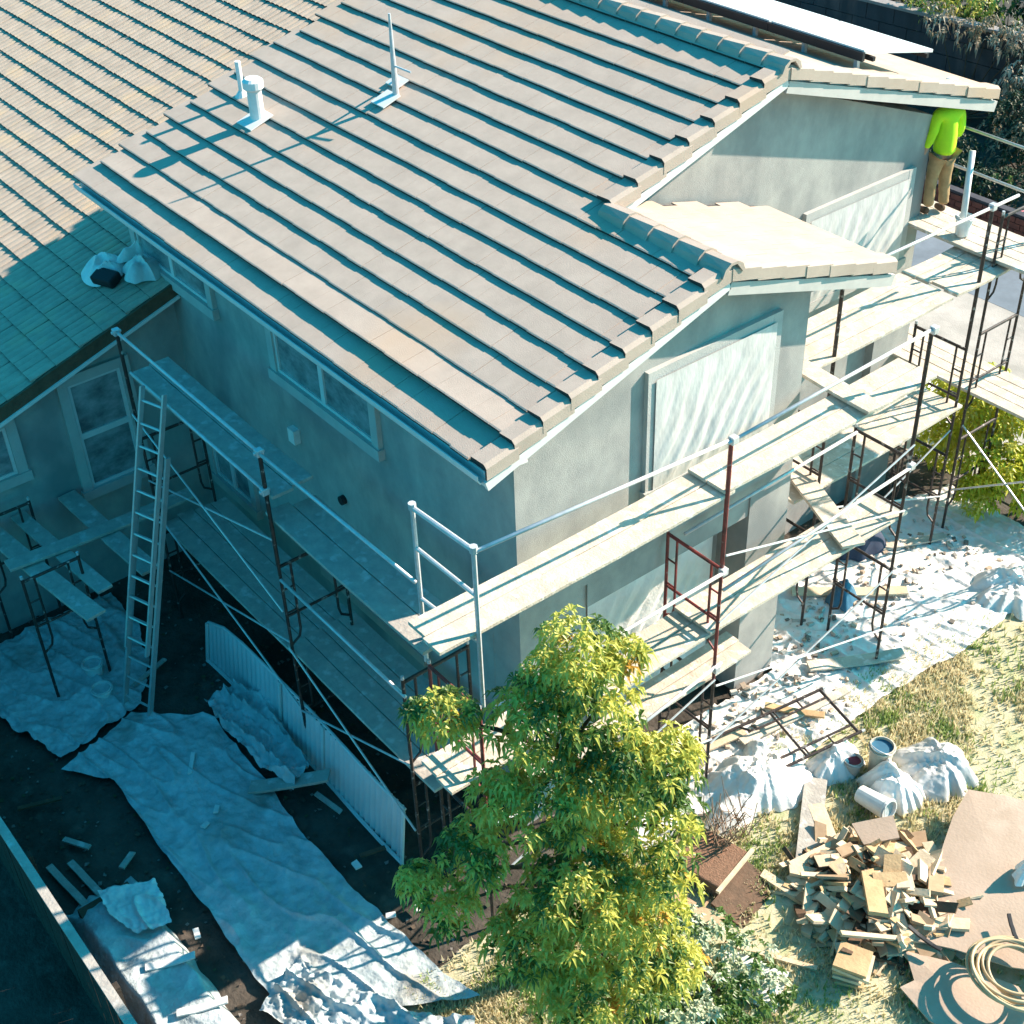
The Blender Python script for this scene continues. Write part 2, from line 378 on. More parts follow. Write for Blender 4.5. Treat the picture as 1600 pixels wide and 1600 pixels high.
# --- barge boards, fascia, gutter, soffit
def board(p, q, wd, ht, name='barge_board', m=fasc): return hp(MB().beam(p, q, wd, ht, up=(1,0,0) if False else (0,0,1)), name, m)
board((.285,-.60,RZ(-.60)-.22),(.285,2.95,RZ(2.95)-.22), .05, .12)
board((.285,2.95,GZ(2.95)-.265),(.285,6.0,GZ(6.0)-.265), .05, .16, 'barge_board', bgrey)
board((-1.795,2.9,RZ(2.9)-.22),(-1.795,6.05,RZ(6.05)-.22), .05, .12)
board((-1.795,6.05,NZ(6.05)-.265),(-1.795,10.85,NZ(10.85)-.265), .05, .16, 'barge_board', bgrey)
hp(MB().prism([(-9.72,-.50,RZ(-.5)-.14),(.26,-.50,RZ(-.5)-.14),(.26,0,RZ(0)-.36),(-9.72,0,RZ(0)-.36)], (0,0,-.03)), 'soffit', fasc)
hp(MB().prism([(.26,-.5,RZ(-.5)-.17),(.26,2.95,RZ(2.95)-.17),(0.0,2.95,RZ(2.95)-.17),(0.0,-.5,RZ(-.5)-.17)], (0,0,-.03)), 'soffit', fasc)
hp(MB().prism([(.26,2.95,GZ(2.95)-.17),(.26,5.93,GZ(5.93)-.17),(-2.0,5.93,GZ(5.93)-.17),(-2.0,2.95,GZ(2.95)-.17)], (0,0,-.03)), 'soffit', fasc)
hp(MB().prism([(-1.82,6.05,NZ(6.05)-.17),(-1.82,10.7,NZ(10.7)-.17),(-2.1,10.7,NZ(10.7)-.17),(-2.1,6.05,NZ(6.05)-.17)], (0,0,-.03)), 'soffit', fasc)
# gutter, open top, along the long eave
def gutter(p, q, outdir, name='gutter'):
    p, q, o_ = Vector(p), Vector(q), Vector(outdir)
    pr = [(0,0),(0,-.12),(.09,-.12),(.13,-.06),(.13,0),(.115,0),(.115,-.055),(.085,-.105),(.012,-.105),(.012,0)]
    m = MB(); k = len(pr)
    vs = [p+o_*a+Vector((0,0,b)) for a, b in pr]+[q+o_*a+Vector((0,0,b)) for a, b in pr]
    m.add(vs, [tuple(range(k)), tuple(range(2*k-1,k-1,-1))]+[(j,(j+1)%k,(j+1)%k+k,j+k) for j in range(k)])
    return hp(m, name, fasc)
gutter((-9.74,-.56,6.32),(.26,-.56,6.32),(0,-1,0))
hp(MB().box((-9.72,-.558,6.10),(.255,-.525,6.32)), 'fascia_board', fasc)
hp(MB().box((-2.0,5.955,GZ(5.95)-.28),(.25,5.99,GZ(5.95)-.08)), 'fascia_board', fasc)
hp(MB().box((-9.7,10.79,NZ(10.8)-.28),(-1.83,10.83,NZ(10.8)-.08)), 'fascia_board', fasc)
# left wing rake: dark underlay edge and pale edge strip
board((-8.225,-6.9,LZ(-6.9)-.15),(-8.225,-.02,LZ(-.02)-.15), .05, .22, 'barge_board', wood_dark)
hp(MB().beam((-8.19,-6.9,LZ(-6.9)-.275),(-8.19,-.02,LZ(-.02)-.275), .045, .05), 'drip_edge', fasc)
board((-9.74,-.55,6.25),(-9.74,5.9,RZ(5.9)-.22), .05, .2, 'barge_board', fasc)
# --- windows
def window(face, pos, a0, a1, z0, z1, cols=1, rows=1, depth=.07, tw=.16, label=None, sash=.05):
    """face 'x': wall plane x=pos facing +x, spans y a0..a1; face 'y': plane y=pos facing -y, spans x a0..a1"""
    def B(m, u0, u1, w0, w1, d0, d1):
        if face == 'x': m.box((pos+d0, u0, w0), (pos+d1, u1, w1))
        else: m.box((u0, pos-d1, w0), (u1, pos-d0, w1))
        return m
    fr = MB()
    B(fr, a0, a0+tw, z0, z1, .0, depth); B(fr, a1-tw, a1, z0, z1, .0, depth)
    B(fr, a0+tw, a1-tw, z1-tw, z1, .0, depth-.003)
    f = hp(fr, 'window', trim)
    if label: f['label'] = label
    s_ = MB(); B(s_, a0-.03, a1+.03, z0-.02, z0+tw*.9, .0, depth+.03); s_.build('sill', trim, f)
    i0, i1, j0, j1 = a0+tw, a1-tw, z0+tw*.9, z1-tw
    for c in range(cols):
        for r in range(rows):
            u0 = lerp(i0, i1, c/cols); u1 = lerp(i0, i1, (c+1)/cols); w0 = lerp(j0, j1, r/rows); w1 = lerp(j0, j1, (r+1)/rows)
            p = MB(); B(p, u0+sash, u1-sash, w0+sash, w1-sash, .004, .012); p.build('pane', glass, f)
            q = MB(); B(q, u0, u0+sash, w0, w1, .004, .04); B(q, u1-sash, u1, w0, w1, .004, .04)
            B(q, u0+sash, u1-sash, w0, w0+sash, .004, .038); B(q, u0+sash, u1-sash, w1-sash, w1, .004, .038); q.build('sash', sashm, f)
    return f
window('y', 0, -5.40, -2.72, 4.68, 5.72, 2, 1, label='wide two-pane upstairs window under the long eave')
window('y', 0, -9.5, -6.95, 4.95, 6.0, 2, 1, label='upstairs window tucked behind the left wing roof')
window('y', 0, -8.15, -6.65, 1.45, 2.55, 2, 1, label='small downstairs window near the inner corner')
window('y', 0, -4.7, -2.1, 1.55, 2.75, 2, 1, label='downstairs window below the scaffold deck')
window('x', -8.5, -2.12, -.93, 1.82, 4.02, 1, 2, label='tall double-hung window in the left wing end wall')
window('x', -8.5, -4.4, -2.85, 2.6, 3.75, 1, 1, label='window at the left picture edge partly under the roof')
window('x', 0, 1.95, 4.2, 4.58, 6.42, 1, 1, label='large gable window behind plastic')
window('x', -2.1, 7.0, 9.45, 4.4, 6.05, 1, 1, label='large rear gable window behind plastic')
window('x', -.55, 1.35, 3.75, .5, 3.1, 2, 1, label='ground floor opening behind a plastic curtain')
# --- roof penetrations
vp = hp(MB().tube([(-8.18,1.73,7.0),(-8.18,1.73,7.60)], .11, 20), 'roof_vent', white, smooth=False); vp['label'] = 'fat white round vent pipe with a cap on the long roof slope'
MB().tube([(-8.18,1.73,7.56),(-8.18,1.73,7.60),(-8.18,1.73,7.70),(-8.18,1.73,7.74)], [.12,.155,.155,.11], 20).build('vent_cap', white, vp)
hp(MB().obox((-8.18,1.68,7.135), (.42,.42,.02), Matrix.Rotation(math.atan(T),3,'X')), 'flashing', white)
v2 = hp(MB().tube([(-9.0,1.95,7.1),(-9.0,1.95,7.72)], .045, 10), 'plumbing_vent', white); v2['label'] = 'thin white plumbing vent beside the fat vent pipe'
MB().tube([(-9.0,1.95,7.18),(-9.0,1.95,7.27)], [.12,.05], 12).build('pipe_collar', white, v2)
am = hp(MB().tube([(-6.5,3.1,7.5),(-6.5,3.1,7.95),(-6.5,3.1,8.75)], [.05,.04,.018], 10), 'antenna_mast', steel); am['label'] = 'tall thin metal mast standing high on the roof slope'
MB().obox((-6.55,2.95,7.56), (.32,.32,.02), Matrix.Rotation(math.atan(T),3,'X')).build('mast_flashing', white, am)
MB().obox((-6.75,3.3,7.67), (.3,.22,.02), Matrix.Rotation(math.atan(T),3,'X')).build('mast_flashing', white, am)
MB().tube([(-6.5,3.1,8.0),(-6.8,3.35,7.68)], .02, 6).tube([(-6.5,3.1,8.02),(-6.15,3.15,8.0)], .015, 6).build('mast_brace', steel, am)
# service box & pipe stub on the wall
bx = MB().box((-5.12,-.10,3.75),(-4.95,-.0,3.98)).build('junction_box', white, house)
MB().tube([(-3.9,.0,3.35),(-3.9,-.07,3.35)], .07, 10).build('wall_outlet', black, house)
# stucco-masking papers hanging by the wide window
# ------------------------------------------------------------------ solar rack on the north slope
sol = thing('solar_rack', 'row of tilted solar panels, sun glare painted white, on posts behind the roof ridge', 'solar panels', (-5,8.4,NZ(8.4)))
so_ = (-5,8.4,NZ(8.4))
for i in range(4):
    xa = -1.95-i*1.75
    m = MB(); m.prism([(xa-1.7,7.75,NZ(7.75)+.26),(xa,7.75,NZ(7.75)+.26),(xa,9.3,NZ(9.3)+.40),(xa-1.7,9.3,NZ(9.3)+.40)], (0,0,.045))
    p = wpart(m, 'solar_panel', solar_m, sol)
    m = MB(); m.beam((xa-1.72,7.73,NZ(7.75)+.22),(xa+.02,7.73,NZ(7.75)+.22), .05, .12); m.build('panel_frame', black, p, origin=so_)
for i in range(8):
    x = -2.1-i*.95
    wpart(MB().box((x-.03,7.78,NZ(7.8)),(x+.03,7.84,NZ(7.8)+.24)), 'post', steel, sol)
for yy, dz in ((7.9,.2),(9.1,.34)):
    wpart(MB().box((-9,yy,NZ(yy)+dz-.03),(-1.9,yy+.05,NZ(yy)+dz+.03)), 'rail', black, sol)

# ------------------------------------------------------------------ plastic film over windows (own things)
def film_on(x, y0, y1, z0, z1, label, seed, diag=.8, m=film, off=.09, amp=.026):
    def fn(u, v):
        y = lerp(y0, y1, u); z = lerp(z0, z1, v)
        s_ = (y-y0)*(1.25-.25*v)-(z-z0)*diag*(1-.35*v)
        w_ = (abs(math.sin(s_*9+1.6*fbm(y*.6, z*.6, seed)))**2+.4*abs(math.sin(s_*23+3*fbm(y*.8, z*.8, seed+3)))**3)*amp*(1.15-v) + amp*.25*fbm(y*2, z*1.0, seed)
        edge = min(1, 8*min(u, 1-u, v, 1-v)); return (x+off+max(-.03, w_)*edge, y, z)
    return tag(MB().grid(fn, 60, 46).build('plastic_film', m, smooth=True), label, 'plastic film', 'plastic film taped over the windows')
film_on(0, 2.06, 4.09, 4.72, 6.30, 'wrinkled clear plastic film over the front gable window', 1)
film_on(-2.1, 7.1, 9.3, 4.55, 5.92, 'wrinkled plastic film over the rear gable window beside the worker', 2)
film_on(-.52, 1.45, 3.75, .35, 3.0, 'gathered plastic curtain over the ground floor opening of the gable wall', 3, 1.2, filmw, .1, .09)

# ------------------------------------------------------------------ scaffold
def make_frame(W, H, m, label, loc, rz, name='scaffold_section'):
    t = thing(name, label, 'scaffold', loc, rz, 'walk-through scaffold frames round the house')
    r = .023
    for s_ in (-1, 1):
        x = s_*W/2
        MB().tube([(x,0,0),(x,0,H)], r, 8).build('leg', m, t)
        xi = x-s_*.17
        MB().tube([(xi,0,H-.05),(xi,0,H-1.2),(xi+s_*.03,0,H-1.32),(x,0,H-1.42)], .018, 6).build('inner_tube', m, t)
        for k in (.45, .85): MB().tube([(x,0,H-k),(xi,0,H-k)], .014, 6).build('rung', m, t)
    MB().tube([(-W/2,0,H-.05),(W/2,0,H-.05)], .024, 8).build('top_bar', m, t)
    MB().tube([(-W/2,0,H-.9),(W/2,0,H-.9)], .02, 8).build('middle_bar', m, t)
    MB().tube([(-W/2,0,H-.01),(-W/2,0,H+.05)], .022, 8).build('coupling_pin', steel, t)
    MB().tube([(W/2,0,H-.01),(W/2,0,H+.05)], .022, 8).build('coupling_pin', steel, t)
    return t
LV = ('bottom', 'middle', 'top')
protos = {}
def frame(W, H, m, label, loc, rz):
    k = (W, H, m.name)
    if k not in protos: protos[k] = make_frame(W, H, m, label, loc, rz); return protos[k]
    return dup(protos[k], loc, rz, label)
for (y, wh, col) in ((-1.36, 'at the near end of the gable wall, behind the tree', red_steel), (2.40, 'in the middle of the gable wall', red_steel), (6.0, 'at the far end of the gable wall', dark_steel)):
    for k in range(3):
        if k == 2: continue
        cm = dark_steel if (col is dark_steel or k == 0) else red_steel
        frame(.95, 1.95, cm, ('rust-red ' if cm is red_steel else 'black ')+LV[k]+' scaffold frame '+wh, (.525, y, 1.95*k), 0)
for (x, wh) in ((-.25, 'nearest the house corner, along the shaded wall'), (-3.05, 'in mid run along the shaded wall'), (-6.95, 'by the ladder along the shaded wall')):
    for k in range(3):
        if k == 2: continue
        frame(.95, 1.77, dark_steel, 'dark '+LV[k]+' scaffold frame '+wh, (x, -1.08, 1.77*k), math.pi/2)
for (y, wh) in ((5.75, 'tucked in the recess beside the gable wall'), (8.9, 'in front of the rear gable window')):
    for k in range(2):
        frame(.95, 1.95, dark_steel, 'black '+LV[k]+' scaffold frame '+wh, (-.75, y, 1.95*k), 0)
for (x, wh) in ((-.42, 'below the cross platform at the right edge'), (-2.6, 'beneath the standing worker'), (1.5, 'just beyond the right picture edge')):
    for k in range(3):
        if x < -2 and k == 2: continue
        frame(.95, 1.95, dark_steel, 'black '+LV[k]+' scaffold frame '+wh, (x, 9.9, 1.95*k), math.pi/2)
frame(.85, 2.4, dark_steel, 'lone dark scaffold frame holding the planks of the left wing', (-6.45, -3.47, 0), math.pi/2)
frame(.85, 2.4, dark_steel, 'lone dark scaffold frame set against the left wing wall', (-8.2, -3.47, 0), math.pi/2)
def post(x, y, z0, z1, m, label):
    mb = MB().tube([(x,y,z0),(x,y,z1)], .029, 8); o = tag(mb.build('scaffold_post', m, origin=(x,y,z0)), label, 'scaffold post', 'single scaffold posts')
post(1.0,2.4,3.9,5.82,red_steel,'single red post holding the guard rail mid way along the gable platform')
post(1.0,6.0,3.9,5.9,dark_steel,'single black post at the far end of the gable platform')
post(-3.05,-1.555,3.54,5.32,dark_steel,'single dark post at mid run of the shaded guard rail')
post(-6.95,-1.555,3.54,5.32,dark_steel,'single dark post behind the ladder top')
post(-.28,5.75,3.9,6.22,dark_steel,'thin dark post under the front gable roof corner')
post(-.28,8.9,3.9,6.2,dark_steel,'thin dark post below the worker platform')
# guard posts and rails
def pipe(p, q, r, label, m=steel, name='guard_rail', cat='guard rail', group=None):
    c = (Vector(p)+Vector(q))/2
    return tag(MB().tube([p, q], r, 8).build(name, m, origin=tuple(c), smooth=True), label, cat, group)
gp = thing('end_guard', 'galvanised end guard with two posts and two rails at the near platform end', 'guard rail', (.5,-1.33,3.9))
for x, y in ((.0,-1.36),(1.0,-1.31)):
    wpart(MB().tube([(x,y,3.9),(x,y,6.1)], .028, 8), 'post', steel, gp)
    wpart(MB().tube([(x,y,6.08),(x,y,6.16)], .045, 8), 'clamp', steel, gp)
wpart(MB().tube([(0,-1.36,6.1),(1.0,-1.31,6.1)], .03, 8), 'top_rail', steel, gp)
wpart(MB().tube([(0,-1.36,5.56),(1.0,-1.31,5.5)], .026, 8), 'middle_rail', steel, gp)
wpart(MB().tube([(0,-1.36,4.85),(1.0,-1.31,4.85)], .024, 8), 'bottom_bar', steel, gp)
for p, q, l in (((1.02,-1.31,6.1),(1.02,2.42,5.8),'pale top guard rail over the near half of the gable platform'),
                ((1.04,2.3,5.8),(1.02,6.05,5.88),'pale top guard rail over the far half of the gable platform'),
                ((-.28,4.9,6.22),(-.28,9.5,6.17),'pale guard rail crossing in front of the rear gable window'),
                ((-2.3,10.4,6.45),(2.5,10.4,6.40),'upper guard rail behind the worker'),
                ((-2.3,10.42,5.80),(2.5,10.42,5.75),'lower guard rail behind the worker'),
                ((-7.0,-1.56,5.3),(-3.08,-1.56,5.3),'top guard rail above the ladder, along the shaded wall'),
                ((-3.05,-1.57,5.3),(.02,-1.42,5.12),'top guard rail running from mid wall to the house corner'),
                ((-6.72,-1.57,4.74),(-3.12,-1.57,4.72),'lower guard rail crossing the top of the ladder'),
                ((1.03,.2,1.9),(1.03,2.5,2.25),'white pipe low on the gable scaffold behind the tree'),
                ((1.06,-1.2,3.85),(1.06,2.4,3.85),'horizontal scaffold brace under the gable platform'),
                ((1.05,2.4,3.55),(1.05,6.0,3.75),'thin pale brace across the middle of the gable scaffold'),
                ((-3.02,-1.57,3.3),(-.2,-1.57,3.3),'pale brace half way up the shaded scaffold'),
                ((.15,5.9,3.9),(.15,2.6,3.8),'pale brace close to the gable wall')):
    pipe(p, q, .024, l, group='scaffold rails')
for k, (x, y, z) in enumerate(((1.03,2.4,5.8),(1.03,6.0,5.87),(-.28,5.75,6.2),(-.28,8.9,6.18),(-3.05,-1.56,5.3),(-6.95,-1.56,5.3),(1.03,2.4,3.84),(1.03,2.4,2.2),(1.03,6.0,3.75),(-3.05,-1.57,4.72))):
    tag(MB().box((x-.045,y-.05,z-.05),(x+.045,y+.05,z+.05)).box((x-.02,y-.075,z-.02),(x+.02,y+.075,z+.02)).build('pipe_coupler', steel, bevel=.01), ('steel coupler '+('at the top guard rail','at the far rail end','under the front roof corner','by the worker platform','at mid run of the shaded rail','above the ladder','on the brace below the gable platform','on the low white pipe','on the far middle brace','on the lower shaded rail')[k]), 'coupler', 'pipe couplers')
def brace(a, b, c, d, label, m=steel):
    t = thing('cross_brace', label, 'brace', tuple((Vector(a)+Vector(b))/2), 0, 'crossed scaffold braces')
    wpart(MB().tube([a, b], .015, 6), 'rod', m, t); wpart(MB().tube([c, d], .015, 6), 'rod', m, t)
for (x0, x1, z, l) in ((-6.95,-3.05,1.0,'crossed braces low in the dark bay behind the ladder'), (-6.95,-3.05,2.75,'crossed braces above the shaded planks by the ladder'), (-3.05,-.25,.9,'crossed braces low in the shaded bay by the house corner')):
    brace((x0,-1.58,z),(x1,-1.58,z+1.2),(x0,-1.60,z+1.2),(x1,-1.60,z), l)
for (y0, y1, z, l) in ((-1.36,2.4,.9,'crossed braces behind the tree on the gable scaffold'), (2.4,6.0,.8,'crossed braces low on the gable scaffold over the white sheet'), (2.4,6.0,3.0,'crossed braces between the two gable platforms')):
    brace((1.03,y0,z),(1.03,y1,z+1.1),(1.05,y0,z+1.1),(1.05,y1,z), l)
brace((-.28,5.75,1.1),(-.28,8.9,2.4),(-.26,5.75,2.4),(-.26,8.9,1.1),'crossed braces in front of the yellow shrubs')
brace((-.4,9.42,.9),(1.5,9.42,2.2),(-.4,9.40,2.2),(1.5,9.40,.9),'crossed braces at the far right scaffold bay')
# planks
def plank(p, q, wd, label, m=wood, th=.05, grp='scaffold planks', name='plank', cat='plank'):
    p, q = Vector(p), Vector(q); d = (q-p).normalized(); sd = d.cross(Vector((0,0,1))).normalized()
    n = 12; L = (q-p).length; ph = random.uniform(0, 9)
    def ring(i):
        t = i/n; c = p.lerp(q, t)+Vector((0,0,-.025*math.sin(math.pi*t)+.006*fbm(t*4, ph))) + sd*.006*fbm(t*3, ph+4)
        return [c-sd*wd/2, c+sd*wd/2, c+sd*wd/2+Vector((0,0,th)), c-sd*wd/2+Vector((0,0,th))]
    m_ = MB(); vs = []; fs = []
    for i in range(n+1): vs += ring(i)
    for i in range(n):
        for k in range(4): fs.append((i*4+k, i*4+(k+1)%4, (i+1)*4+(k+1)%4, (i+1)*4+k))
    fs += [(0,1,2,3),(n*4+3,n*4+2,n*4+1,n*4)]
    m_.add(vs, fs); return tag(m_.build(name, m, origin=tuple((p+q)/2), bevel=.006), label, cat, grp)
def deckp(axis, a0, a1, b0, b1, z, n, place, m=wood, dz=.0):
    wd = (b1-b0)/n; pos = {1:('single',), 2:('wall-side','outer'), 3:('wall-side','centre','outer'), 4:('wall-side','second','third','outer')}[n]
    for i in range(n):
        b = b0+(i+.5)*wd; e0 = random.uniform(-.06,.06); e1 = random.uniform(-.06,.06)
        s_ = i if axis == 'y+' else i
        P_ = (b, a0+e0, z) if axis[0] == 'y' else (a0+e0, b, z)
        Q_ = (b, a1+e1, z+dz) if axis[0] == 'y' else (a1+e1, b, z+dz)
        lab = pos[i] if axis[1] == '+' else pos[n-1-i]
        plank(P_, Q_, wd-.012, f'{lab} plank of {place}', m)
deckp('y+', -1.76, 2.55, .37, 1.0, 4.95, 2, 'the near half of the upper gable platform')
deckp('y+', 2.35, 6.25, .37, 1.0, 5.01, 2, 'the far half of the upper gable platform')
deckp('y+', -1.8, 2.5, .33, .97, 2.76, 2, 'the near lower gable platform behind the tree')
deckp('y+', 2.3, 6.2, .33, 1.0, 2.82, 2, 'the far lower gable platform above the white sheet')
deckp('y+', -.6, 3.2, .45, .95, 1.95, 2, 'the lowest gable platform behind the tree')
deckp('y+', 4.85, 8.28, -1.22, -.22, 4.96, 4, 'the sunlit platform beside the front gable')
deckp('y+', 8.33, 9.7, -1.22, -.22, 4.97, 4, 'the short deck at the worker end')
deckp('y+', 5.2, 9.0, -1.22, -.22, 2.78, 3, 'the lower recess platform under the sunlit deck')
deckp('x+', -2.3, 1.6, 9.45, 10.4, 5.08, 4, 'the worker platform on the far side')
deckp('x+', -2.5, 2.6, 9.42, 10.35, 2.80, 4, 'the lower cross platform over the shrubs')
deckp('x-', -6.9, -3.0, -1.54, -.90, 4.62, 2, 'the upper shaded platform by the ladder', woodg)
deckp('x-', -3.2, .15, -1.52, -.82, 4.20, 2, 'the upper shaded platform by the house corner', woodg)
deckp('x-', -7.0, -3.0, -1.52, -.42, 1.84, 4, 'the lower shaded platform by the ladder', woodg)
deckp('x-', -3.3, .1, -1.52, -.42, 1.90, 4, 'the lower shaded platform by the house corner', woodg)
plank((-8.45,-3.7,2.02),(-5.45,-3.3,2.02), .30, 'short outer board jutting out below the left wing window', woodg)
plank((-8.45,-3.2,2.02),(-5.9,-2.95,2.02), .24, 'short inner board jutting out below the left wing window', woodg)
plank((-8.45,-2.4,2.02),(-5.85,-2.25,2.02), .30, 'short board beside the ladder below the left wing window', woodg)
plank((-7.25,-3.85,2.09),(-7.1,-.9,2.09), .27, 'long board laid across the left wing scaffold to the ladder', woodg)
plank((1.05,4.95,2.9),(-1.6,6.1,2.9), .34, 'loose board bridging the lower platforms', wood)
plank((1.06,5.0,5.08),(-1.1,5.2,5.05), .30, 'loose board bridging gable and recess platforms', wood)
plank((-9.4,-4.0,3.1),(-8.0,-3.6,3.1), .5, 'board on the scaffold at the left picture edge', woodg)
plank((-2.95,-2.6,.1),(-2.15,-1.75,.42), .22, 'short board lying across the shaded sheet', woodg, grp='loose boards')
# ------------------------------------------------------------------ ladder
def ladder():
    base = Vector((-5.40,-3.13,0)); top = Vector((-5.75,-1.60,4.95)); d = (top-base).normalized(); L = (top-base).length
    sd = d.cross(Vector((0,0,1))).normalized()
    sd = (Vector((.92,.35,0))-d*Vector((.92,.35,0)).dot(d)).normalized(); nn = sd.cross(d)
    if nn.z < 0: nn = -nn
    t = thing('extension_ladder', 'long aluminium extension ladder leaning on the shaded scaffold', 'ladder', tuple(base))
    up = tuple(nn)
    for s_ in (-1, 1):
        wpart(MB().beam(base+sd*s_*.25, base+sd*s_*.25+d*L*.82, .035, .09, up=up), 'side_rail', alu, t)
        wpart(MB().beam(base+sd*s_*.20+d*L*.22+nn*.09, base+sd*s_*.20+d*L*1.0+nn*.09, .03, .08, up=up), 'fly_rail', alu, t)
        wpart(MB().box(base+sd*s_*.25-Vector((.05,.05,.0)), base+sd*s_*.25+Vector((.05,.05,.08))), 'ladder_foot', black, t)
    k = 0; s_ = .25
    while s_ < L:
        if s_ < L*.82: wpart(MB().tube([base+d*s_-sd*.24, base+d*s_+sd*.24], .02, 6), 'rung', alu, t)
        if s_ > L*.24: wpart(MB().tube([base+d*(s_+.05)-sd*.19+nn*.09, base+d*(s_+.05)+sd*.19+nn*.09], .02, 6), 'fly_rung', alu, t)
        s_ += .335
ladder()
# ------------------------------------------------------------------ pleated panel leaning below the shaded scaffold
pp = thing('pleated_panel', 'long pale pleated sheet panel leaning along the foot of the scaffold', 'panel', (-3.2,-1.6,0))
A0, A1 = Vector((-5.75,-1.72,0)), Vector((-.55,-1.62,0)); TOPN = Vector((0,.10,.98))
def pf(u, v):
    b = A0.lerp(A1, u); pl = .022*math.sin(u*260)*(1 if u > .38 else .25)
    top = .98 if u > .12 else .98-.25*(1-u/.12)
    return b+Vector((0,.12*v-pl+.03*math.sin(u*5), top*v+.02*math.sin(u*9)))
wpart(MB().grid(pf, 260, 4), 'panel_face', filmd if False else mat('pleated_sheet', (.56,.58,.58), (.48,.5,.5), 2, .5), pp)
wpart(MB().tube([pf(i/10,1)+Vector((0,0,.01)) for i in range(11)], .022, 6), 'top_rail', sashm, pp)
wpart(MB().tube([pf(i/10,0)+Vector((0,-.02,.03)) for i in range(11)], .03, 6), 'bottom_rail', sashm, pp)
for u in (0.0,.4,.62,1.0): wpart(MB().beam(pf(u,0)+Vector((0,-.03,0)), pf(u,1)+Vector((0,-.03,0)), .05, .03), 'upright', sashm, pp)

# ------------------------------------------------------------------ sheets and heaps
def crumple(x, y, sc, seed):
    wx = .35*noise.noise(Vector((x*.9, y*.9, seed))); wy = .35*noise.noise(Vector((x*.9+5, y*.9, seed)))
    d1 = noise.voronoi(Vector(((x+wx)*sc*.8, (y+wy)*sc*.8, seed)))[0]; d2 = noise.voronoi(Vector(((x+wy)*sc*2.1, (y+wx)*sc*2.1, seed+3)))[0]; d3 = noise.voronoi(Vector((x*sc*4.6, y*sc*4.6, seed+5)))[0]
    lng = 1-abs(2*noise.noise(Vector((x*.5+y*.9, y*2.4-x*.6, seed+9))))
    return .9*(d1[1]-d1[0])*.7+.5*d2[0]+.42*d3[0]+.7*max(0, lng)**6
def sheet(A, B, nu, nv, amp, sc, label, m, seed, z0=.055, name='plastic_sheet', fold=3, holes=()):
    mb = MB()
    def fn(u, v):
        a = poly_at([(*p, 0) for p in A], u); b = poly_at([(*p, 0) for p in B], u)
        e = .10*fbm(u*9, v*2, seed+5)
        p = a.lerp(b, min(1, max(0, v))+ (e*(v-.5)*.6))
        return (p.x, p.y, z0+amp*crumple(p.x, p.y, sc, seed))
    mb.grid(fn, nu, nv)
    return tag(mb.build(name, m, smooth=True, fixn=False), label, 'plastic sheet')
sheet([(.12,.9),(.1,2.5),(.1,4.7),(-1.6,5.4),(-1.6,7.5),(-1.5,9.2),(-1.1,10.5)],
      [(1.45,.9),(1.45,2.4),(1.62,3.9),(1.55,5.4),(1.62,6.8),(1.70,8.2),(1.25,9.6),(.55,10.5)], 420, 150, .055, 2.4,
      'big crumpled white sheet spread under the sunny scaffold', filmw, 4)
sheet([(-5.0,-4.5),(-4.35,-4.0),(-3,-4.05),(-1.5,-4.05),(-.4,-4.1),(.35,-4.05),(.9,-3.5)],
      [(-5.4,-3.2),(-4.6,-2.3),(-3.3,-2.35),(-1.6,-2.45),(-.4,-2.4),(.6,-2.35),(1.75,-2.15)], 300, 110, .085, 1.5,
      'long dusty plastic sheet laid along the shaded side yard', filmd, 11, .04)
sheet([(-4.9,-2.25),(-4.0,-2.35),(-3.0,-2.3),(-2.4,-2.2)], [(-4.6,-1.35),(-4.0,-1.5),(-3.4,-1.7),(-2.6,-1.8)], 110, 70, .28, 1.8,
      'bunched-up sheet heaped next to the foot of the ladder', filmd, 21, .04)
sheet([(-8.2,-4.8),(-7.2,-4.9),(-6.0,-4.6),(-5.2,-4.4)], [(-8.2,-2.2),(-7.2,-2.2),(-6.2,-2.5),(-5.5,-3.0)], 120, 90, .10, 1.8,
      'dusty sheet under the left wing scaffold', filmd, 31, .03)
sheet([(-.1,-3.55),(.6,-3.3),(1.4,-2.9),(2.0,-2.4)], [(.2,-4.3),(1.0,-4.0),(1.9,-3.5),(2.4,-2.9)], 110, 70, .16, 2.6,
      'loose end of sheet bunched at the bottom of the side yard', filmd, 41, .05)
def heap(c, rx, ry, h, label, m, seed, name='plastic_heap', cat='plastic heap', n=150):
    """crumpled film: sharp ridges radiating and crossing over a low uneven mound"""
    def fn(u, v):
        a = u*2*math.pi; r = v; q = (1+.45*fbm(math.cos(a)*1.5, math.sin(a)*1.5, seed))
        x = rx*r*math.cos(a)*q; y = ry*r*math.sin(a)*q
        lump = .5+.8*noise.noise(Vector((x*1.9+seed, y*1.9, 0)))
        z = h*(1-r**3)*(.35+.65*max(0, lump)) + .16*crumple(x, y, 3.2, seed)*(1.08-r)*(.4+h)
        return (c[0]+x, c[1]+y, c[2]+max(0, z))
    return tag(MB().grid(fn, n, n//2).build(name, m, origin=c, smooth=True, fixn=False), label, cat)
heap((1.5,2.95,.04), .62, .85, .38, 'bright white heap of crumpled plastic between the scaffold and the lawn', filmw, 3)
heap((1.95,3.95,.04), .35, .45, .30, 'small white plastic lump beside the empty tubs', filmw, 5)
heap((1.35,2.55,.04), .45, .5, .22, 'flat white plastic bundle near the tree', filmw, 8)
heap((2.80,4.20,.05), .42, .36, .42, 'fat white rubbish bag against the timber pile', filmw, 12, 'rubbish_bag', 'rubbish bag')
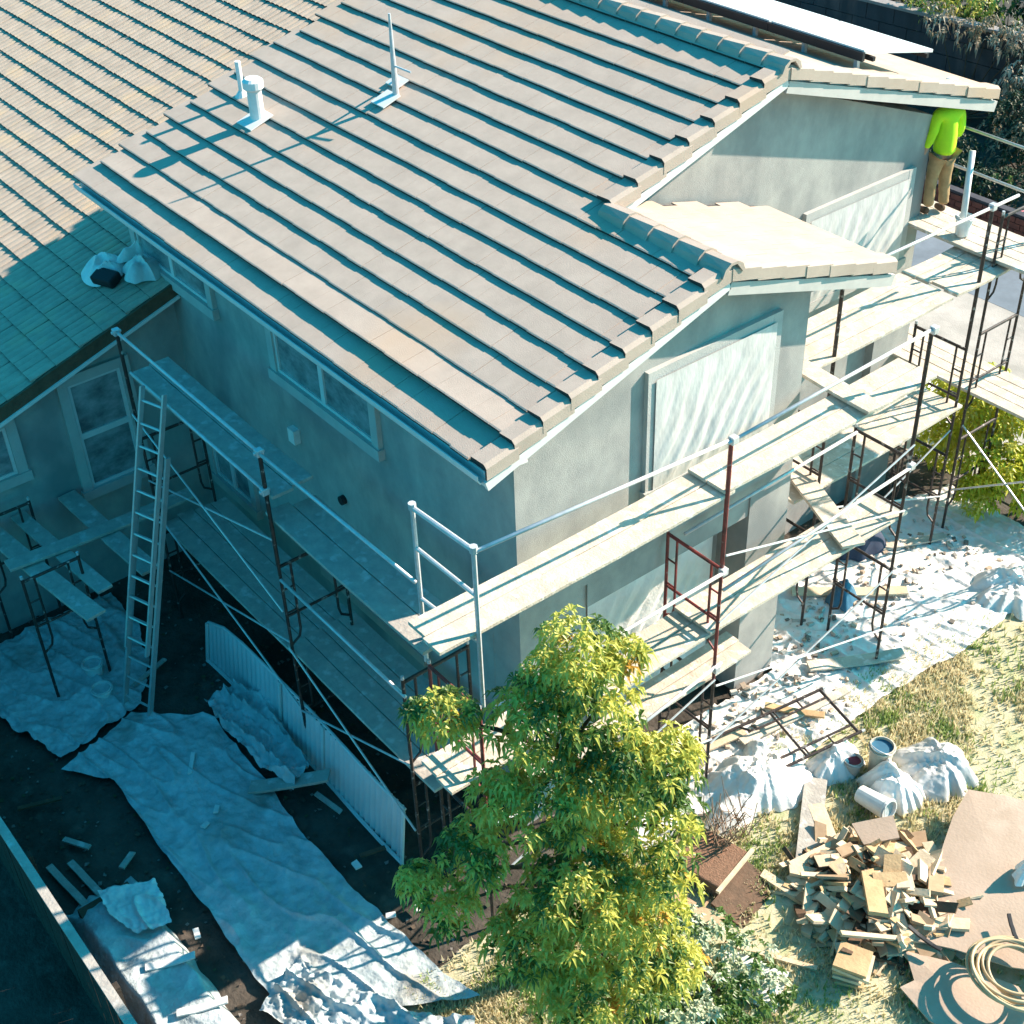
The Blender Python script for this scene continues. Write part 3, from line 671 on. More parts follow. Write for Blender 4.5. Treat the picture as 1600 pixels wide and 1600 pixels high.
heap((2.95,4.95,.05), .55, .55, .34, 'grey rubbish bag spilling offcuts behind the timber pile', film, 14, 'rubbish_bag', 'rubbish bag')
heap((1.3,9.0,.05), .5, .8, .3, 'white plastic bundle at the far corner of the sheet', filmw, 17)
heap((4.95,4.1,.45), .16, .2, .25, 'small white bag lying on the plywood', filmw, 19, 'rubbish_bag', 'rubbish bag')
heap((-1.5,16.2,.02), 1.6, 1.0, .3, 'pale dust sheet bunched on the concrete path', filmw, 24, 'dust_sheet', 'dust sheet')
heap((-3.4,12.6,.02), 1.5, .9, .25, 'cream dust sheet on the path behind the scaffold', filmw, 27, 'dust_sheet', 'dust sheet')
# covered stack, bottom left
cs = thing('covered_stack', 'low stack wrapped in dusty plastic beside the dark fence', 'covered stack', (-1,-5.0,0))
def csf(u, v):
    x = lerp(-2.7, .9, u); w_ = lerp(-5.55,-4.55, v); e = min(1, 6*min(u, 1-u, v, 1-v))
    r = 1-abs(2*noise.noise(Vector((x*2.2, w_*2.2, 5))))
    return (x+.1*fbm(v*4, u), w_+.05*fbm(u*6, v), .03+e*(.36+.07*r))
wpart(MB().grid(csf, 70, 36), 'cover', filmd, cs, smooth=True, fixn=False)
wpart(MB().box((-2.4,-5.4,.0),(.6,-4.7,.33)), 'stack', wood_dark, cs)
for i, (x, l) in enumerate(((-.95,'upper bright white board lying on the covered stack'), (-.15,'lower bright white board lying on the covered stack'))):
    plank((x,-5.15,.46),(x+.25,-4.6,.50), .10, l, white, .03, 'white boards')
sheet([(-2.35,-5.1),(-1.9,-5.15),(-1.45,-5.0)], [(-2.05,-4.45),(-1.7,-4.5),(-1.3,-4.6)], 50, 50, .10, 3.5, 'folded white cloth on top of the covered stack', white, 51, .45, 'cloth')
for i, (p, q) in enumerate((((-3.5,-5.35,.08),(-2.2,-5.2,.12)), ((-3.4,-5.1,.06),(-2.1,-4.95,.10)))):
    plank(p, q, .10, ('outer','inner')[i]+' pale strip of timber beside the fence', woodg, .04, 'loose boards')
# ------------------------------------------------------------------ fence at the bottom left
fn_ = thing('board_fence', 'dark board fence crossing the bottom left corner', 'fence', (-3,-5.78,0))
bm_ = MB().box((-.07,-.012,0),(.07,.012,1.46)); bme = bm_.build('fence_board', fence_m, fn_); bme.location = Vector((-6,0,0))*S
x = -5.85
while x < 5.2:
    o = bme.copy(); C.objects.link(o); o.parent = fn_; o.location = Vector((x,random.uniform(-.004,.004),random.uniform(-.02,.01)))*S; x += .15
wpart(MB().box((-9.2,-5.83,1.47),(2.6,-5.72,1.51)), 'cap_rail', woodg, fn_)
wpart(MB().box((-9.2,-5.76,.35),(2.6,-5.72,.45)).box((-9.2,-5.76,1.2),(2.6,-5.72,1.3)), 'rail', fence_m, fn_)
for x in (-7.5,-5.1,-2.7,-.3,2.1): wpart(MB().box((x,-5.72,0),(x+.1,-5.64,1.4)), 'fence_post', fence_m, fn_)
# ------------------------------------------------------------------ buckets etc.
def bucket(c, label, m=white, r=.15, h=.34, tilt=(0,0), inner=None, name='bucket'):
    t = thing(name, label, 'bucket', c)
    t.rotation_euler = (tilt[0], tilt[1], 0)
    b = MB(); n = 20; prof = [(.001,0),(r*.82,0),(r,h),(r-.014,h),(r*.81,.02),(.001,.02)]
    vs = [(q*math.cos(k*2*math.pi/n), q*math.sin(k*2*math.pi/n), z) for q, z in prof for k in range(n)]
    b.add(vs, [(i*n+k, i*n+(k+1)%n, (i+1)*n+(k+1)%n, (i+1)*n+k) for i in range(len(prof)-1) for k in range(n)])
    b.build('bucket_body', m, t)
    MB().tube([((r+.01)*math.cos(a*math.pi/8),(r+.01)*math.sin(a*math.pi/8),h-.03) for a in range(16)], .01, 6, closed=True).build('rim', m, t)
    MB().tube([((r+.01)*math.cos(a*math.pi/8),-.02-.12*math.sin(a*math.pi/8),h-.03+.05*math.sin(a*math.pi/8)) for a in range(9)], .006, 5).build('handle', steel, t)
    MB().tube([(0,0,h-.06),(0,0,h-.045)], r*.955, n).build('contents', inner or filmd, t)
bucket((-6.55,-3.25,0), 'dusty white bucket below the left wing boards')
bucket((-6.05,-3.35,0), 'low white pail beside the dusty bucket', r=.15, h=.24)
bucket((2.42,4.36,.05), 'tall pale tub with a blue liner on the lawn edge', mat('tan_tub', (.5,.45,.36), (.42,.37,.3), 5), .17, .5, inner=blue)
bucket((2.2,4.05,.05), 'small tub holding a maroon rag', mat('tan_tub2', (.5,.42,.36), (.42,.35,.3), 5), .13, .26, inner=wallred)
bucket((2.62,3.72,.2), 'tipped-over cream drum lying on the grey board', white, .15, .5, (0,math.radians(80)))
bucket((-1.1,5.9,.1), 'small blue bucket under the recess platform', blue, .15, .3)
# rag and blue net hanging on scaffold
heap((-.3,6.7,.1), .25, .3, .3, 'blue grey tarp bundle behind the far scaffold frame', blue, 63, 'rag', 'rag', 24)
heap((-.9,8.0,.1), .25, .5, .6, 'dark blue tarp bundle in the shrubs', mat('navy', (.04,.06,.1), (.03,.04,.07), 4), 65, 'rag', 'rag', 24)
# crate by the tree
cr = thing('crate', 'brown woven crate lying open beside the tree', 'crate', (2.1,1.35,0))
cr.rotation_euler = (0,0,math.radians(12))
MB().box((-.38,-.36,0),(.38,.36,.30)).build('crate_body', crate_m, cr, bevel=.02)
MB().beam((.40,-.42,.28),(.40,.42,.30), .05, .05).build('crate_edge', wood_pale, cr)
MB().obox((.62,-.1,.08),(.5,.85,.04), Matrix.Rotation(.25,3,'Y')).build('crate_lid', wood_dark, cr)
MB().obox((.2,-.62,.1),(.85,.4,.03), Matrix.Rotation(-.2,3,'X')).build('crate_flap', cardb, cr)
# ------------------------------------------------------------------ timber pile
def scrap(c, size, rot, label, m, grp='scrap timber offcuts in the pile', name='wood_scrap', cat='wood scrap'):
    hx, hy, hz = [q/2 for q in size]; sk = random.uniform(-.4,.4)*hy; e1, e2, e3 = (random.uniform(-.5,.2)*hy for _ in range(3))
    mb = MB().add([(-hx,-hy,-hz),(hx+e1,-hy+sk,-hz),(hx+e2,hy,-hz),(-hx+e3,hy-sk,-hz),(-hx,-hy,hz),(hx+e1,-hy+sk,hz),(hx+e2,hy,hz),(-hx+e3,hy-sk,hz)], [(3,2,1,0),(4,5,6,7),(0,1,5,4),(1,2,6,5),(2,3,7,6),(3,0,4,7)])
    o = mb.build(name, m, origin=(0,0,0)); o.location = Vector(c)*S; o.rotation_euler = rot
    return tag(o, label, cat, grp)
random.seed(21)
pc = Vector((3.92,2.72,0))
for i in range(298):
    a = random.uniform(0, 6.28); r = math.sqrt(random.random())
    x = r*1.12*math.cos(a); y = r*1.15*math.sin(a)
    ang = math.radians(35); px = pc.x+x*math.cos(ang)*1.15-y*math.sin(ang)*.8; py = pc.y+x*math.sin(ang)*1.0+y*math.cos(ang)*.9
    z = .06+.46*(1-r*r)*random.uniform(.6, 1.05)
    L = random.choice((.14,.18,.22,.26,.3,.36,.42,.55,.7))
    mm_, cn = random.choice(((wood_raw,'tan'),(wood_pale,'pale'),(wood_pale,'pale'),(wood_pale,'pale'),(wood_dark,'dark brown'),(cardb,'brown')))
    wd_ = random.uniform(.04,.08) if random.random() < .28 else random.uniform(.09,.2); sn = ('stubby' if L < .22 else 'long' if L > .4 else 'short')+(' narrow' if wd_ < .11 else ' wide')
    zn = ('crest' if r < .45 else 'side nearest the plywood' if py > pc.y and px > pc.x else 'side nearest the house' if py > pc.y else 'side nearest the square stack' if px > pc.x else 'side nearest the tree')
    scrap((px,py,z), (L, wd_, random.uniform(.015,.055)), (random.gauss(0,.35), random.gauss(0,.35), random.uniform(0,3.14)),
          f'{sn} {cn} offcut on the {zn} of the timber pile', mm_)
for c, sz, rot, l, m in (((3.95,2.35,.55),(.75,.26,.06),(.1,.15,2.35),'wide tan board lying on top of the timber pile',wood_raw),
                ((3.3,3.25,.42),(.5,.34,.04),(.1,-.15,1.0),'square plywood offcut on the far side of the timber pile',ply),
                ((2.75,2.9,.12),(1.15,.2,.08),(0,.02,2.6),'long pale board beside the timber pile',wood_pale),
                ((2.45,2.95,.10),(1.5,.26,.1),(0,0,2.25),'thick grey board lying half shaded on the lawn',woodg),
                ((3.02,1.85,.08),(.75,.13,.07),(0,.0,.15),'single short board on the grass left of the timber pile',wood_pale),
                ((3.55,.95,.08),(1.2,.06,.04),(0,0,.55),'thin pale lath on the grass by the white flowers',wood_pale),
                ((3.7,.55,.10),(.8,.5,.03),(.05,0,.5),'torn white board among the flowering bush',white),
                ((3.6,1.6,.07),(.14,.14,.08),(0,0,.4),'small pale block of wood below the timber pile',wood_pale),
                ((4.35,1.95,.42),(.9,.07,.05),(.1,.2,.9),'thin batten sticking out of the lower pile',wood_pale),
                ((4.15,1.85,.30),(.8,.12,.05),(0,.3,1.9),'brown stud in the lower part of the pile',wood_dark)):
    scrap(c, sz, rot, l, m, 'loose boards')
for k in range(5):
    scrap((4.38+random.uniform(-.03,.03),1.52+random.uniform(-.03,.03),.10+k*.075), (.42,.36,.05), (0,0,.5+random.uniform(-.1,.1)), ('bottom','second','third','fourth','top')[k]+' board of the neat square stack in front of the pile', (wood_raw,wood_pale)[k%2], 'square board stack')
# plywood sheets
def plysheet(outline, z0, tilt, label, sag, m=ply):
    c = sum((Vector((*p,0)) for p in outline), Vector())/len(outline)
    n = len(outline); mb = MB(); rings = 5; vs = [(c.x, c.y, z0+sag)]
    zz = lambda x, y, t: z0+tilt[0]*(x-c.x)+tilt[1]*(y-c.y)+sag*(1-t*t)
    for r in range(1, rings+1):
        t = r/rings
        for p in outline:
            q = c.lerp(Vector((*p,0)), t); vs.append((q.x, q.y, zz(q.x, q.y, t)))
    fs = [(0, 1+i, 1+(i+1)%n) for i in range(n)]
    for r in range(rings-1):
        for i in range(n): a = 1+r*n+i; b = 1+r*n+(i+1)%n; fs.append((a, a+n, b+n, b))
    mb.add(vs, fs); o = mb.build('plywood_sheet', m, smooth=False, fixn=True)
    md = o.modifiers.new('thickness', 'SOLIDIFY'); md.thickness = .022*S; md.offset = -1
    return tag(o, label, 'plywood sheet', 'plywood sheets')
plysheet([(3.60,4.72),(4.0,5.0),(4.5,5.25),(5.1,5.45),(5.9,4.6),(6.2,3.4),(5.6,2.9),(5.0,2.6),(4.55,2.3),(4.40,2.75),(4.22,3.2),(3.95,3.75),(3.75,4.2)], .36, (.0,.05), 'large curved sheet of plywood resting on the timber pile', .03)
plysheet([(4.62,2.2),(5.1,2.5),(5.8,2.8),(6.3,2.6),(6.4,1.9),(5.4,1.65),(4.9,1.75),(4.95,1.95)], .22, (.02,.02), 'smaller plywood sheet below the coil of hose', .03)
plank((4.5,2.35,.42),(4.95,2.42,.36), .05, 'short black rod at the tip of the curved plywood', black, .03, 'black rods', 'metal_rod', 'rod')
plank((5.2,3.35,.52),(5.5,3.1,.52), .05, 'black rod lying across the plywood', black, .03, 'black rods', 'metal_rod', 'rod')
# coil of hose
hs = MB(); pts = []
for i in range(260):
    a = i/260*2*math.pi*7; r = .42+.07*math.sin(i*.13)+.05*math.sin(i*.031)
    pts.append((5.75+r*math.cos(a)*1.05, 2.72+r*math.sin(a)*.95, .50+.012*(i/36)+.03*math.sin(i*.21)))
hs.tube(pts, .022, 6)
tag(hs.build('coiled_hose', hose_m, smooth=True), 'tan hose coiled on the plywood at the bottom right', 'hose')
# things lying on the white sheet and along the wall foot
random.seed(33)
rb = MB()
for i in range(520):
    x = random.uniform(.08,.8) if random.random() < .75 else random.uniform(.9,1.5); y = random.uniform(.7,9.5)
    if y > 5: x -= random.uniform(0,1.2)
    q = random.uniform(.012,.045); M_ = Matrix.Rotation(random.uniform(0,3),3,'Z') @ Matrix.Rotation(random.uniform(-.6,.6),3,'X')
    rb.obox((x,y,.10+q*.3), (q*random.uniform(1,3),q*random.uniform(.8,2),q), M_, random.choice((0,0,1,2)))
tag(rb.build('plaster_rubble', [mat('plaster', (.55,.5,.44), (.4,.36,.31)), mat('rubble_tan', (.5,.4,.3), (.4,.3,.22)), mat('rubble_dark', (.22,.19,.16), (.14,.12,.1))], fixn=False), 'plaster crumbs and rubble strewn along the foot of the gable wall', 'rubble', kind='stuff')
for p, q, w_, l, m in (((.25,1.2,.14),(.75,3.4,.16),.2,'tan board on the sheet under the gable platform',wood_pale),((.9,3.2,.16),(1.15,5.2,.14),.14,'narrow board lying along the outer scaffold legs',wood),((.45,5.1,.14),(1.2,6.4,.16),.22,'dusty board on the sheet past the wall pier',wood),
    ((-.9,6.2,.14),(.3,7.6,.16),.2,'board lying askew on the sheet in the recess',wood_pale),((-1.3,7.0,.15),(-.2,9.2,.15),.16,'long narrow board on the sheet by the shrubs',wood),((.6,4.0,.15),(1.3,4.5,.15),.12,'short brown board on the sheet by the pier corner',wood_raw)):
    plank(p, q, w_, l, m, .035, 'boards lying on the white sheet')
lf = dup(protos[(.95,1.95,'black'if False else 'dark_painted_steel')], (1.05,2.7,.2), 0, 'spare scaffold frame lying flat on the white sheet by the tree')
lf.rotation_euler = (math.radians(-84), 0, math.radians(-14))
# roof debris
rd = thing('torn_sack', 'torn white paper sack spilling a dark load on the shaded roof', 'sack', (-9.5,-.8,LZ(-.8)))
def rf(u, v):
    a = u*2*math.pi; r = v; x = -9.5+.42*r*math.cos(a)*(1+.3*fbm(math.cos(a)*2, math.sin(a)*2, 3)); y = -.62+.33*r*math.sin(a)
    return (x, y, LZ(y)+.05+.26*(1-r**2)*(1-abs(noise.noise(Vector((x*4, y*4, 1)))))) 
wpart(MB().grid(rf, 30, 12), 'sack_skin', white, rd, fixn=False)
wpart(MB().obox((-9.18,-.72,LZ(-.72)+.12),(.42,.26,.16), Matrix.Rotation(.4,3,'Z') @ Matrix.Rotation(math.atan(T),3,'X')), 'dark_load', black, rd, bevel=.03)
heap((-8.85,-.22,LZ(-.22)), .3, .38, .22, 'crumpled clear plastic on the shaded roof by the wall', film, 71, 'plastic_scrap', 'plastic scrap', 26)
heap((-9.35,-.05,LZ(-.05)), .14, .36, .2, 'narrow twisted plastic strip on the shaded roof', filmw, 73, 'plastic_scrap', 'plastic scrap', 22)
random.seed(77)
for k, (x, y, L_, a_, m_, l) in enumerate(((-4.6,-1.9,.5,.4,woodg,'short grey board on the bunched sheet by the ladder foot'),(-6.0,-2.6,.7,1.9,woodg,'grey board lying behind the ladder foot'),(-3.9,-3.0,.4,2.5,white,'pale strip on the upper end of the shaded sheet'),
    (-2.0,-1.9,.5,.2,woodg,'grey offcut on the dirt beside the pleated panel'),(-.9,-1.9,.35,1.2,wood_dark,'dark offcut near the right end of the pleated panel'),(-3.6,-4.9,.45,.5,woodg,'grey offcut on the dirt near the fence'),(-4.6,-5.0,.6,1.1,wood_dark,'dark board on the dirt near the fence'),(-2.9,-4.5,.3,2.2,woodg,'small grey stick on the dark dirt'))):
    scrap((x,y,.12), (L_,.07,.03), (0,random.uniform(-.1,.1),a_), l, m_, 'loose boards')
# scattered white chips
random.seed(5)
for (x, y, l) in ((-2.9,-3.15,'white chip in the middle of the shaded sheet'),(-2.75,-3.4,'small white chip beside the larger one on the shaded sheet'),(-.85,-2.2,'white chip beside the far edge of the sheet'),(-2.1,-4.75,'pale chip on the dark dirt by the covered stack'),(-1.95,-4.6,'second pale chip on the dark dirt near the sheet'),(-1.25,-4.35,'white chip between sheet and covered stack'),(.45,-3.95,'white crumpled paper at the lower end of the sheet'),(.1,-2.3,'white scrap at the right edge of the sheet'),(.2,-1.95,'white scrap under the dark side of the tree')):
    scrap((x,y,.13), (.13,.08,.03), (random.uniform(-.3,.3),random.uniform(-.3,.3),random.uniform(0,3)), l, white, 'white paper chips', 'paper_chip', 'paper scrap')
# ------------------------------------------------------------------ vegetation
def leaf(mb, p, d, L, W, droop, mi):
    d = Vector(d).normalized(); sd = d.cross(Vector((0,0,1)))
    if sd.length < .1: sd = Vector((1,0,0))
    sd.normalize(); up = sd.cross(d)
    a = p; b = p+d*L*.5+up*.02; c = p+d*L+Vector((0,0,-droop*L))
    f = up*W*.35
    mb.add([a, b-sd*W+f, b, b+sd*W+f, c], [(0,1,2),(0,2,3),(1,4,2),(2,4,3)], mi)
def crown(mb, lobes, dens, L, W, nl, mats_w, rnd, droop=.5, inner=.25):
    for (cx, cy, cz, r) in lobes:
        n = int(dens*r*r*(1 if r > .3 else 1.3))
        for i in range(n):
            v = Vector((rnd.gauss(0,1), rnd.gauss(0,1), rnd.gauss(0,1)+.25)).normalized()
            rr = r*(rnd.uniform(.75, 1.08) if rnd.random() > inner else rnd.uniform(.3,.75))*(1+.25*noise.noise(v*2.2+Vector((cx, cy, cz))))
            p = Vector((cx, cy, cz))+Vector((v.x*rr, v.y*rr, v.z*rr*.95))
            if p.z < .05: continue
            clump = noise.noise(p*1.7)+rnd.uniform(-.3,.3)
            t = rnd.random()
            mi = 0
            for k, (th, idx) in enumerate(mats_w):
                if clump > th: mi = idx
            if mi != 2 and t < .012: mi = 2
            ax = (v+Vector((0,0,.6))).normalized(); a0 = rnd.uniform(0, 6.28)
            t1 = ax.orthogonal().normalized(); t2 = ax.cross(t1)
            for k in range(nl):
                a = a0+k*6.283/nl+rnd.uniform(-.25,.25); el = rnd.uniform(.05,.6)
                d = t1*math.cos(a)+t2*math.sin(a)+ax*el
                leaf(mb, p, d, L*rnd.uniform(.6,1.2), W*rnd.uniform(.8,1.2), droop*rnd.uniform(.4,1.3), mi)
rt = random.Random(3)
tree = thing('leafy_tree', 'bushy green and yellow tree with drooping leaf rosettes in front of the house corner', 'tree', (2.0,-1.1,0))
LB = [(2.17,-.96,5.25,.50),(2.46,-.57,5.2,.25),(1.57,-2.16,4.69,.33),(1.38,-2.38,4.74,.16),(2.09,-1.49,4.61,.5),(2.45,-.94,4.71,.5),(2.75,-.94,4.01,.57),(3.01,-.56,4.05,.45),(3.22,-.63,3.4,.46),(2.07,-2.3,3.23,.42),(2.42,-1.53,3.76,.55),(1.80,-2.85,2.89,.24),(2.05,-2.67,2.6,.34),(2.83,-1.54,2.71,.7),(3.26,-1.01,2.59,.62),(2.65,-2.05,2.03,.52),(3.29,-1.39,1.73,.7),(3.09,-.37,4.18,.24),(2.04,-1.28,5.0,.35),(2.08,-1.94,3.86,.34),(3.1,-1.80,1.35,.5),(3.55,-.88,1.6,.45),(2.3,-.9,3.0,.5)]
mb = MB(); LB = [(a_, b_, c_, r_*.9) for a_, b_, c_, r_ in LB]
mb = MB(); crown(mb, LB, 680, .14, .019, 8, ((-.26,1),(.68,2)), rt)
print('tree tris', len(mb.f))
wpart(mb, 'crown', [leaf_a, leaf_y, leaf_o], tree, fixn=False)
mb = MB().tube([(2.0,-1.1,0),(2.05,-1.08,1.0),(2.15,-1.1,2.2),(2.2,-1.05,3.4),(2.2,-1.0,4.9)], [.12,.10,.08,.06,.025], 10); wpart(mb, 'trunk', bark, tree, smooth=True)
for l in LB[2:20]:
    z0 = max(.6, l[2]-.9); t = z0/4.9
    b0 = Vector((2.0+.2*t,-1.1+.1*t, z0)); e = Vector(l[:3])
    wpart(MB().tube([b0, b0.lerp(e,.5)+Vector((0,0,.12)), e], [.035,.024,.01], 6), 'branch', bark, tree)
def shrub(label, base, lobes, dens, L, W, nl, mw, mats, seed, name='shrub', cat='shrub', droop=.4):
    t = thing(name, label, cat, base, 0); mb = MB(); r = random.Random(seed); crown(mb, lobes, dens, L, W, nl, mw, r, droop)
    wpart(mb, 'foliage', mats, t, fixn=False)
    for l in lobes:
        b = Vector(base); e = Vector(l[:3]); wpart(MB().tube([b, b.lerp(e,.55)+Vector((0,0,.08)), e], [.025,.018,.008], 5), 'stem', bark, t)
    return t
shrub('pale flowering bush at the foot of the tree', (3.3,.1,0), [(3.02,.34,.35,.40),(3.56,.5,.3,.36),(3.49,-.34,.35,.42),(3.9,.06,.3,.36),(3.98,.6,.22,.22),(3.39,-.86,.35,.42),(3.9,-.5,.3,.4)], 430, .11, .022, 7, ((-.05,1),(.55,2)), [leaf_a, leaf_w, leaf_w], 9)
shrub('tall yellow-green shrub under the lower cross platform', (-.9,10.9,0), [(-1.47,10.89,1.2,.6),(-1.0,11.0,1.7,.6),(-.54,11.0,1.5,.55),(-.4,10.46,1.0,.55),(-1.6,10.9,.6,.5),(-1.9,11.4,1.6,.4)], 560, .15, .03, 6, ((-.35,1),), [leaf_y, leaf_lime, leaf_lime], 10)
shrub('low yellow-green shrub at the right edge of the scaffold', (.1,10.9,0), [(-.03,10.56,.8,.55),(.3,11.0,.9,.5),(-.3,10.1,.5,.35),(.8,11.2,.7,.5)], 560, .15, .03, 6, ((-.35,1),), [leaf_y, leaf_lime, leaf_lime], 12)
shrub('yellow shrub between the concrete path and the platform', (-2.9,11.6,0), [(-3.0,11.5,.7,.45),(-2.4,11.9,.8,.45),(-1.9,12.3,.7,.4)], 330, .13, .026, 6, ((-.4,1),), [leaf_y, leaf_lime, leaf_lime], 13)
# dry twigs beside the tree
rt = random.Random(8); tw = MB()
for i in range(70):
    x, y = rt.uniform(1.75,2.2), rt.uniform(1.5,2.1); a = rt.uniform(0,6.28)
    tw.tube([(x,y,.25),(x+.1*math.cos(a),y+.1*math.sin(a),.25+rt.uniform(.1,.3)),(x+.22*math.cos(a),y+.22*math.sin(a),.25+rt.uniform(.15,.6))], .006, 4)
tag(tw.build('dry_twigs', mat('twig', (.32,.2,.13), (.22,.14,.09), 6)), 'bundle of dry reddish twigs above the brown crate', 'twigs')
# back yard wall with vines, bushes, trees, neighbour roof
bw = thing('garden_wall', 'dark weathered garden wall across the back of the yard', 'wall', (-16,24,0))
nb = 0
w0, w1 = Vector((-34,23.0,0)), Vector((-8.0,25.4,0)); dd = (w1-w0).normalized(); pr_ = Vector((-dd.y, dd.x, 0))
Lw = (w1-w0).length; blk = MB(); 
for r in range(5):
    k = 0; s_ = -(r % 2)*.45
    while s_ < Lw:
        a = w0+dd*max(0, s_+.01); b = w0+dd*min(Lw, s_+.89); c = (a+b)/2+Vector((0,0,r*.45+.225))+pr_*random.uniform(-.01,.01)
        m = MB(); m.obox(c, ((b-a).length, .25, .43), Matrix((dd, pr_, Vector((0,0,1)))).transposed()); wpart(m, 'wall_block', blockw, bw); s_ += .9
wpart(MB().beam(w0+Vector((0,0,2.29)), w1+Vector((0,0,2.29)), .34, .08), 'coping', mat('pale_coping', (.3,.28,.26), (.22,.2,.19), 4), bw)
rt = random.Random(14)
shrub('dry tangled vine hanging over the garden wall', (-11.5,24.4,0), [(-12.4+i*.62+rt.uniform(-.2,.2), 24.35+i*.06, 2.35+rt.uniform(-.2,.25), rt.uniform(.32,.5)) for i in range(9)]+[(-9.6+i*.5,24.0-i*.3,1.6-.1*i,.55) for i in range(4)], 200, .16, .03, 5, ((.1,1),), [leaf_t, mat('dry_vine_pale', (.5,.43,.32), (.4,.34,.25), 5, transl=.2), leaf_d], 15, 'vine', 'vine', .8)
shrub('brownish green bush right of the garden wall', (-8.3,22.6,0), [(-8.6,22.8,1.2,.8),(-7.8,22.4,1.0,.8),(-7.6,23.4,1.6,.9),(-8.4,21.9,.6,.6),(-7.0,22.0,.8,.7),(-9.3,23.4,1.0,.6),(-6.6,23.4,1.6,.9)], 150, .2, .035, 5, ((.15,1),), [leaf_d, leaf_t, leaf_t], 16, 'bush', 'bush')
shrub('bright lime bush beyond the garden wall', (-13.2,25.4,0), [(-13.6,25.4,2.4,.7),(-12.9,25.6,2.7,.6),(-12.2,25.7,2.4,.5)], 200, .18, .04, 5, ((-.3,1),), [leaf_a, leaf_y, leaf_y], 17, 'bush', 'bush')
shrub('dark hedge beyond the garden wall', (-12,27,0), [(-16+i*1.25, 27.0+.3*math.sin(i), 2.2+.3*math.sin(i*2), 1.2) for i in range(7)], 80, .22, .05, 5, ((.25,1),), [leaf_d, leaf_a, leaf_a], 18, 'hedge', 'hedge')
shrub('dark low bush in the back corner behind the scaffold rails', (-7.4,20.6,0), [(-8.6,20.8,.5,.55),(-7.6,20.5,.5,.5),(-6.7,20.7,.6,.6),(-9.4,21.4,.6,.6)], 160, .18, .035, 5, ((.35,1),), [leaf_d, leaf_a, leaf_a], 19, 'bush', 'bush')
nbh = thing('garden_shed', 'neighbour shed with pale roof and blue wall beyond the garden wall', 'shed', (-10.2,27.8,0))
wpart(MB().box((-11.3,26.8,0),(-8.2,29.5,2.6)), 'shed_wall', mat('blue_wall', (.04,.16,.22), (.03,.12,.17), 2), nbh)
wpart(MB().prism([(-11.7,26.4,2.7),(-8,26.4,2.7),(-8,29.9,3.4),(-11.7,29.9,3.4)], (0,0,.1)), 'shed_roof', conc, nbh)
# brick edging behind the worker
be = thing('brick_edging', 'low red brick retaining edge behind the worker', 'brick wall', (-7.5,19.5,0))
bb = MB().box((-.14,-.11,0),(.14,.11,.13)); b0 = bb.build('brick', brick_m, be); n = 0
for r in range(4):
    for i in range(40):
        o = b0 if (r == 0 and i == 0) else b0.copy()
        if not (r == 0 and i == 0): C.objects.link(o); o.parent = be
        o.location = Vector((-3.5+i*.30+(r % 2)*.15, .0, r*.145))*S
wpart(MB().box((-11.2,19.42,.58),(1.2,19.62,.64)), 'edging_cap', mat('dark_cap', (.06,.06,.07), (.04,.04,.05), 4), be)
bk2 = thing('flower_pot', 'small pink flower pot near the brick edging', 'flower pot', (-6.35,20.1,.0))
MB().tube([(0,0,0),(0,0,.35)], [.14,.2], 14).build('pot', mat('pink', (.55,.2,.22), (.45,.16,.18), 4), bk2)
MB().tube([(0,0,.35),(0,0,.38)], [.22,.22], 14).build('pot_rim', mat('pink', (1,1,1)), bk2)

# ------------------------------------------------------------------ worker
def skin_mesh(nodes, edges, name, m, parent, sub=2):
    me = bpy.data.meshes.new(name); me.from_pydata([Vector(n[:3])*S for n in nodes], edges, []); me.materials.append(m)
    o = bpy.data.objects.new(name, me); C.objects.link(o); o.parent = parent
    md = o.modifiers.new('skin', 'SKIN'); md.use_smooth_shade = True
    for i, n in enumerate(nodes):
        sv = me.skin_vertices[0].data[i]; sv.radius = (n[3]*S, (n[4] if len(n) > 4 else n[3])*S); sv.use_root = (i == 0)
    if sub: s_ = o.modifiers.new('sub', 'SUBSURF'); s_.levels = sub; s_.render_levels = sub
    return o
wk = thing('person', 'worker in a neon yellow shirt and stained tan trousers standing on the platform', 'person', (-1.98,10.0,5.135), math.radians(165)); wk.scale = (1.06,1.06,1.09)
# local: facing +x ... x forward, y left, z up; height 1.95 units
body = skin_mesh([(0,0,1.0,.09),(0,0,1.25,.09),(.02,0,1.48,.10),(.03,0,1.62,.06),(.05,0,1.70,.055),(.07,0,1.80,.095),(.07,0,1.90,.08),
    (0,.09,.88,.07),(.03,.12,.52,.06),(0,.13,.12,.045),(0,-.09,.88,.07),(.02,-.11,.52,.06),(-.03,-.12,.12,.045),
    (.02,.18,1.48,.06),(.0,.25,1.22,.045),(.06,.30,.96,.036),(.08,.33,.90,.034),
    (.02,-.18,1.48,.06),(.02,-.26,1.24,.045),(.16,-.32,1.02,.036),(.22,-.33,.97,.034)],
    [(0,1),(1,2),(2,3),(3,4),(4,5),(5,6),(0,7),(7,8),(8,9),(0,10),(10,11),(11,12),(2,13),(13,14),(14,15),(15,16),(2,17),(17,18),(18,19),(19,20)], 'body', skin, wk)
